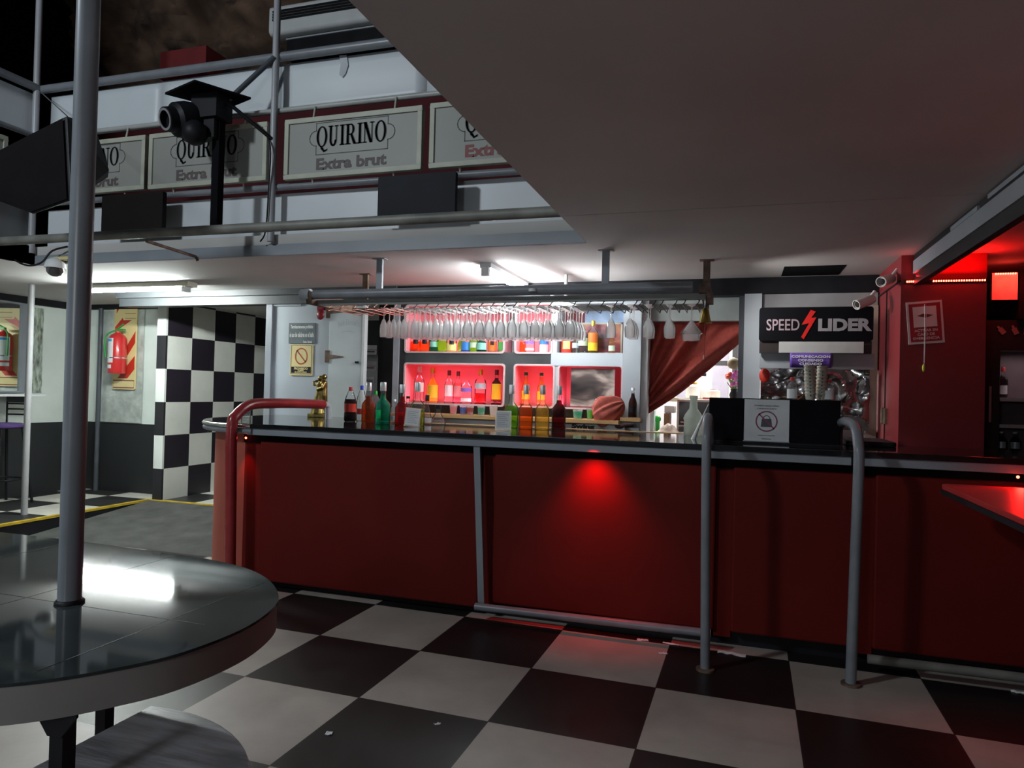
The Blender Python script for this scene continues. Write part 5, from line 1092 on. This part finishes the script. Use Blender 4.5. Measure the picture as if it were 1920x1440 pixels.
pb = thing('banner', 'purple banner with three lines of white lettering under the white panel', 'banner', (0.49, 5.56, 1.76))
MB().grid(lambda u, v: (.352 + .28 * u, 5.558 + .004 * math.sin(u * 9), 1.757 + .107 * v), 16, 2).build('cloth', PURPLE, pb, smooth=60).modifiers.new('solid', 'SOLIDIFY').thickness = .003
m = MB(); 
for ln, zz, ww in (('COMUNICACION', 1.838, .26), ('CONSENSO', 1.811, .17), ('CUIDADO', 1.785, .15)): text(m, ln, (lambda a, b, zz=zz: (.492 + a, 5.550, zz + b)), ww, .018, 0.03)
m.build('lettering', PAPER, pb.children[0])
def foil(u, v):
    p = Vector((u * 2.2, v * 1.4, 0))
    r = abs(noise.noise(Vector((p.x * 1.3 + p.y * .8, p.y * 1.6 - p.x * .6, 1)))) * 1.6 + .55 * abs(noise.noise(Vector((p.x * 2.6 - p.y, p.y * 2.4, 4))))
    return (0.16 + .77 * u, 5.80 + .13 * r, 1.30 + .46 * v)
o = MB().grid(foil, 90, 60).build('foil_sheet', FOIL); o.modifiers.new('solid', 'SOLIDIFY').thickness = .002; tag(o, 'crumpled silver foil sheet behind the black box', 'foil')
o = MB().ball((0.185, 5.75, 1.70), .04, 12, 8, 1, .5, 1.4).build('red_balloon', RSIGN, smooth=60); tag(o, 'red balloon end beside the grey pillar by the foil', 'balloon')
tr = thing('tray', 'dark flat tray leaning on the bar behind the right handrail', 'tray', (0.82, 5.2, ZT))
MB().rbox(0.66, 0.95, 4.95, 5.45, ZT + .001, ZT + .03, .03).build('body', BLACK, tr, bevel=.004)
# red column
struct(MB().box(1.012, 1.505, 5.25, 6.25, 0.0, 2.5).build('wall_column', REDCOL))
struct(MB().box(1.006, 1.012, 5.70, 5.715, 1.24, 2.34).box(1.004, 1.012, 5.26, 6.2, 2.325, 2.335).build('trim_11', BLACK))
for z in (1.42,):
    o = MB().box(0.996, 1.012, 5.62, 5.69, z - .055, z + .055).box(0.996, 1.012, 5.73, 5.79, z - .05, z + .05).tube([(0.995, 5.705, z - .06), (0.995, 5.705, z + .06)], .008, 8).build('hinge', RUST); tag(o, 'rusty hinge on the pale red side of the column', 'hinge')
ls = thing('led_strip', 'row of glowing red LEDs along the top of the red column', 'light strip', (1.28, 5.24, 2.325))
LEDX = [1.045 + .012 * k for k in range(5)] + [1.135] + [1.20 + .0145 * k for k in range(21)]
MB().box(1.03, 1.50, 5.238, 5.25, 2.312, 2.330).build('strip', BLACK, ls)
for x in LEDX: MB().box(x - .0038, x + .0038, 5.232, 5.238, 2.316, 2.327).build('led', LED, ls)
es = thing('emergency_sign', 'tilted red and white emergency switch sign on the red column', 'sign', (1.155, 5.245, 2.05))
rz = Matrix.Translation((1.157, 5.242, 2.052)) @ Matrix.Rotation(math.radians(-4.5), 4, 'Y').inverted()
rz = Matrix.Translation((1.157, 5.242, 2.052)) @ Matrix.Rotation(math.radians(4.5), 4, 'Y').inverted()
MB().box(-.105, .105, 0, .006, -.14, .14, rz).build('board', M('dim_white_sign', (0.72, 0.68, 0.68), 0.5), es); esb = es.children[0]
MB().box(-.092, .092, -.0015, .0, -.126, .126, rz).build('red_field', M('deep_red_field', (0.34, 0.015, 0.03), 0.5), esb)
m = MB().box(-.068, .068, -.003, -.0015, -.03, .105, rz); m.build('white_field', M('dim_white_field', (0.72, 0.68, 0.67), 0.5), esb)
m = MB(); G_ = lambda a, b: rz @ Vector((a, -.0038, b)); m.poly([G_(-.048, .045), G_(-.01, .058), G_(.05, .045), G_(.005, .03)]); m.build('switch_symbol', M('maroon_ink', (0.20, 0.02, 0.03), 0.5), esb)
m = MB()
for ln, zz, ww in (('ACTIVAR EN', -.052, .135), ('CASO DE', -.078, .10), ('EMERGENCIA', -.104, .155)): text(m, ln, (lambda a, b, zz=zz: rz @ Vector((a, -.0028, zz + b))), ww, .018, 0.03)
m.build('lettering', M('pink_ink', (0.70, 0.58, 0.58), 0.5), esb)
pc = thing('pull_cord', 'thin white pull cord with a yellow-green tag hung on the emergency sign', 'cord', (1.152, 5.23, 2.0))
MB().tube([(1.150, 5.232, 2.17), (1.152, 5.228, 2.0), (1.152, 5.230, 1.775)], .0022, 6).tube([(1.160, 5.232, 2.16), (1.158, 5.228, 2.0), (1.154, 5.230, 1.775)], .0018, 6).build('cord', PAPER, pc)
MB().ball((1.150, 5.228, 1.752), .014, 10, 6, .7, .5, 2).build('tag', M('yellow_green_tag', (0.62, 0.70, 0.10), 0.4), pc, smooth=60)
# bullet cameras
def bullet(label, p, d):
    t = thing('bullet_camera', label, 'camera', tuple(p)); qm_ = Vector(d).normalized().to_track_quat('Z', 'Y').to_matrix().to_4x4()
    MB().lathe([(0, -.09), (.03, -.09), (.036, -.06), (.036, .06), (.030, .06), (.028, .05), (0, .05)], p, 18, qm_).build('barrel', M('camera_white', (0.5, 0.48, 0.46), 0.4), t, smooth=40)
    MB().lathe([(0, .051), (.022, .051), (.018, .056), (0, .058)], p, 14, qm_).build('lens', BLACK, t, smooth=40)
    MB().tube([Vector(p) - Vector(d).normalized() * .06, Vector(p) + Vector((.06, .07, .05)), Vector(p) + Vector((.09, .10, .09))], .012, 8).build('bracket', WHITE, t, smooth=50)
bullet('white bullet camera under the ceiling beam at right', (0.926, 5.3, 2.342), (-.55, -.75, -.25))
bullet('white bullet camera above the right end of the drinks sign', (0.822, 5.5, 2.221), (-.8, -.5, -.35))
# fridge and red-lit screen
DULLP = M('dull_print', (0.16, 0.13, 0.14), 0.5)
lamp('fridge_fill', 'AREA', (1.98, 5.80, 1.88), 0.6, (1.0, 0.75, 0.8), size=0.4, size_y=0.05, aim=(1.98, 5.85, 0))  # faint light added inside so the fridge shelves show
fr = thing('drinks_fridge', 'tall black drinks fridge with glass door right of the red column', 'fridge', (2.0, 5.9, 0))
f0 = 1.635
MB().box(f0, f0 + .70, 5.99, 6.35, 0.0, 2.11).box(f0, f0 + .085, 5.70, 5.99, 0, 2.11).box(f0 + .615, f0 + .70, 5.70, 5.99, 0, 2.11).box(f0 + .085, f0 + .615, 5.70, 5.99, 1.90, 2.11).box(f0 + .085, f0 + .615, 5.70, 5.99, 0, .15).build('body', BLACK, fr)
MB().box(f0 + .087, f0 + .613, 5.98, 5.99, .15, 1.90).box(f0 + .087, f0 + .10, 5.74, 5.98, .15, 1.9).build('lining', M('fridge_white', (0.16, 0.12, 0.13), 0.5), fr)
for z in (1.56, 1.375, 1.19): MB().box(f0 + .10, f0 + .613, 5.73, 5.98, z - .012, z + .012).build('shelf', M('fridge_shelf', (0.75, 0.68, 0.68), 0.5), fr)
fgd = MB().box(f0 + .087, f0 + .613, 5.705, 5.712, .15, 1.90).build('glass_door', DOORGLASS, fr)
MB().box(f0 + .02, f0 + .035, 5.685, 5.70, 1.40, 1.65).build('handle', CHROME, fgd)
for k, (xx, a) in enumerate(((.05, -40), (.13, -25), (.20, 0), (.28, 25), (.36, 40))):
    mm = Matrix.Translation((f0 + xx + .04, 5.697, 2.04)) @ Matrix.Rotation(math.radians(a), 4, 'Y')
    MB().box(-.016, .016, -.002, .003, -.03, .015, mm).box(-.007, .007, -.002, .003, .015, .035, mm).build('bottle_picture', DULLP, fr)
bottle('lone wine bottle standing on the upper fridge shelf', f0 + .155, 5.86, 1.5725, .22, .03, 'tall', 'rum', .8, 'red', (('white', .12, .4, 60),), 'bottles in the fridge')
bottle('short dark bottle on the lower fridge shelf at left', f0 + .15, 5.86, 1.2025, .13, .032, 'beer', 'rum', .8, 'white', (('silver', .1, .45, 60),), 'bottles in the fridge')
bottle('short dark bottle on the lower fridge shelf at right', f0 + .235, 5.86, 1.2025, .13, .032, 'beer', 'rum', .8, 'white', (('silver', .1, .45, 60),), 'bottles in the fridge')
ms = thing('backlit_poster', 'red-lit panel with an LED row above the black fridge', 'panel', (1.73, 5.65, 2.24))
MB().box(1.648, 1.800, 5.64, 5.66, 2.245, 2.43).build('panel', M('grey_pink_print', (0.55, 0.40, 0.42), 0.5, var=0.4, scale=8), ms)
for k in range(9): MB().box(1.665 + .0145 * k, 1.672 + .0145 * k, 5.628, 5.64, 2.418, 2.428).build('led', LED, ms)
o = MB().box(1.815, 2.4, 5.66, 5.9, 2.115, 2.45).build('speaker_case', BLACKM); tag(o, 'black case standing on the fridge right of the red-lit panel', 'case')

# litter on the floor
def scrap(label, px3, w_, h_, a):
    m = Matrix.Translation((px3[0], px3[1], 0.001)) @ Matrix.Rotation(a, 4, 'Z')
    o = MB().grid(lambda u, v: m @ Vector((w_ * (u - .5), h_ * (v - .5), .012 * abs(noise.noise(Vector((u * 3 + px3[0] * 9, v * 3, 0)))))), 6, 4).build('paper_scrap', PAPER); o.modifiers.new('solid', 'SOLIDIFY').thickness = .001
    tag(o, label, 'litter', 'scraps of litter on the floor')
scrap('white paper scrap on the pink-lit tile edge before the bar', (-0.395, 4.277, 0), .05, .03, .4)
scrap('long thin white scrap at the bar foot by the handrail', (-0.365, 4.46, 0), .10, .02, -.1)
scrap('small white scrap under the foot rail of the bar', (-0.538, 4.46, 0), .07, .03, .2)
scrap('crumpled white wrapper right of the grey handrail foot', (-0.008, 4.431, -0), .16, .05, -.1)
scrap('small mint scrap on the black tile beside the stool', (-1.686, 2.742, 0), .03, .03, .3)
scrap('tiny white scrap on the black tile at mid floor', (-1.279, 2.993, 0), .03, .015, .7)
scrap('thin white scrap on the black tile at the right edge', (1.45, 4.415, 0), .08, .03, -.2)
scrap('white scrap on the dark ramp beside the platform', (-6.627, 5.351, 0), .12, .06, .3)
scrap('flat white scrap on the dark ramp left of the thick pole', (-6.419, 5.274, 0), .10, .05, 0)
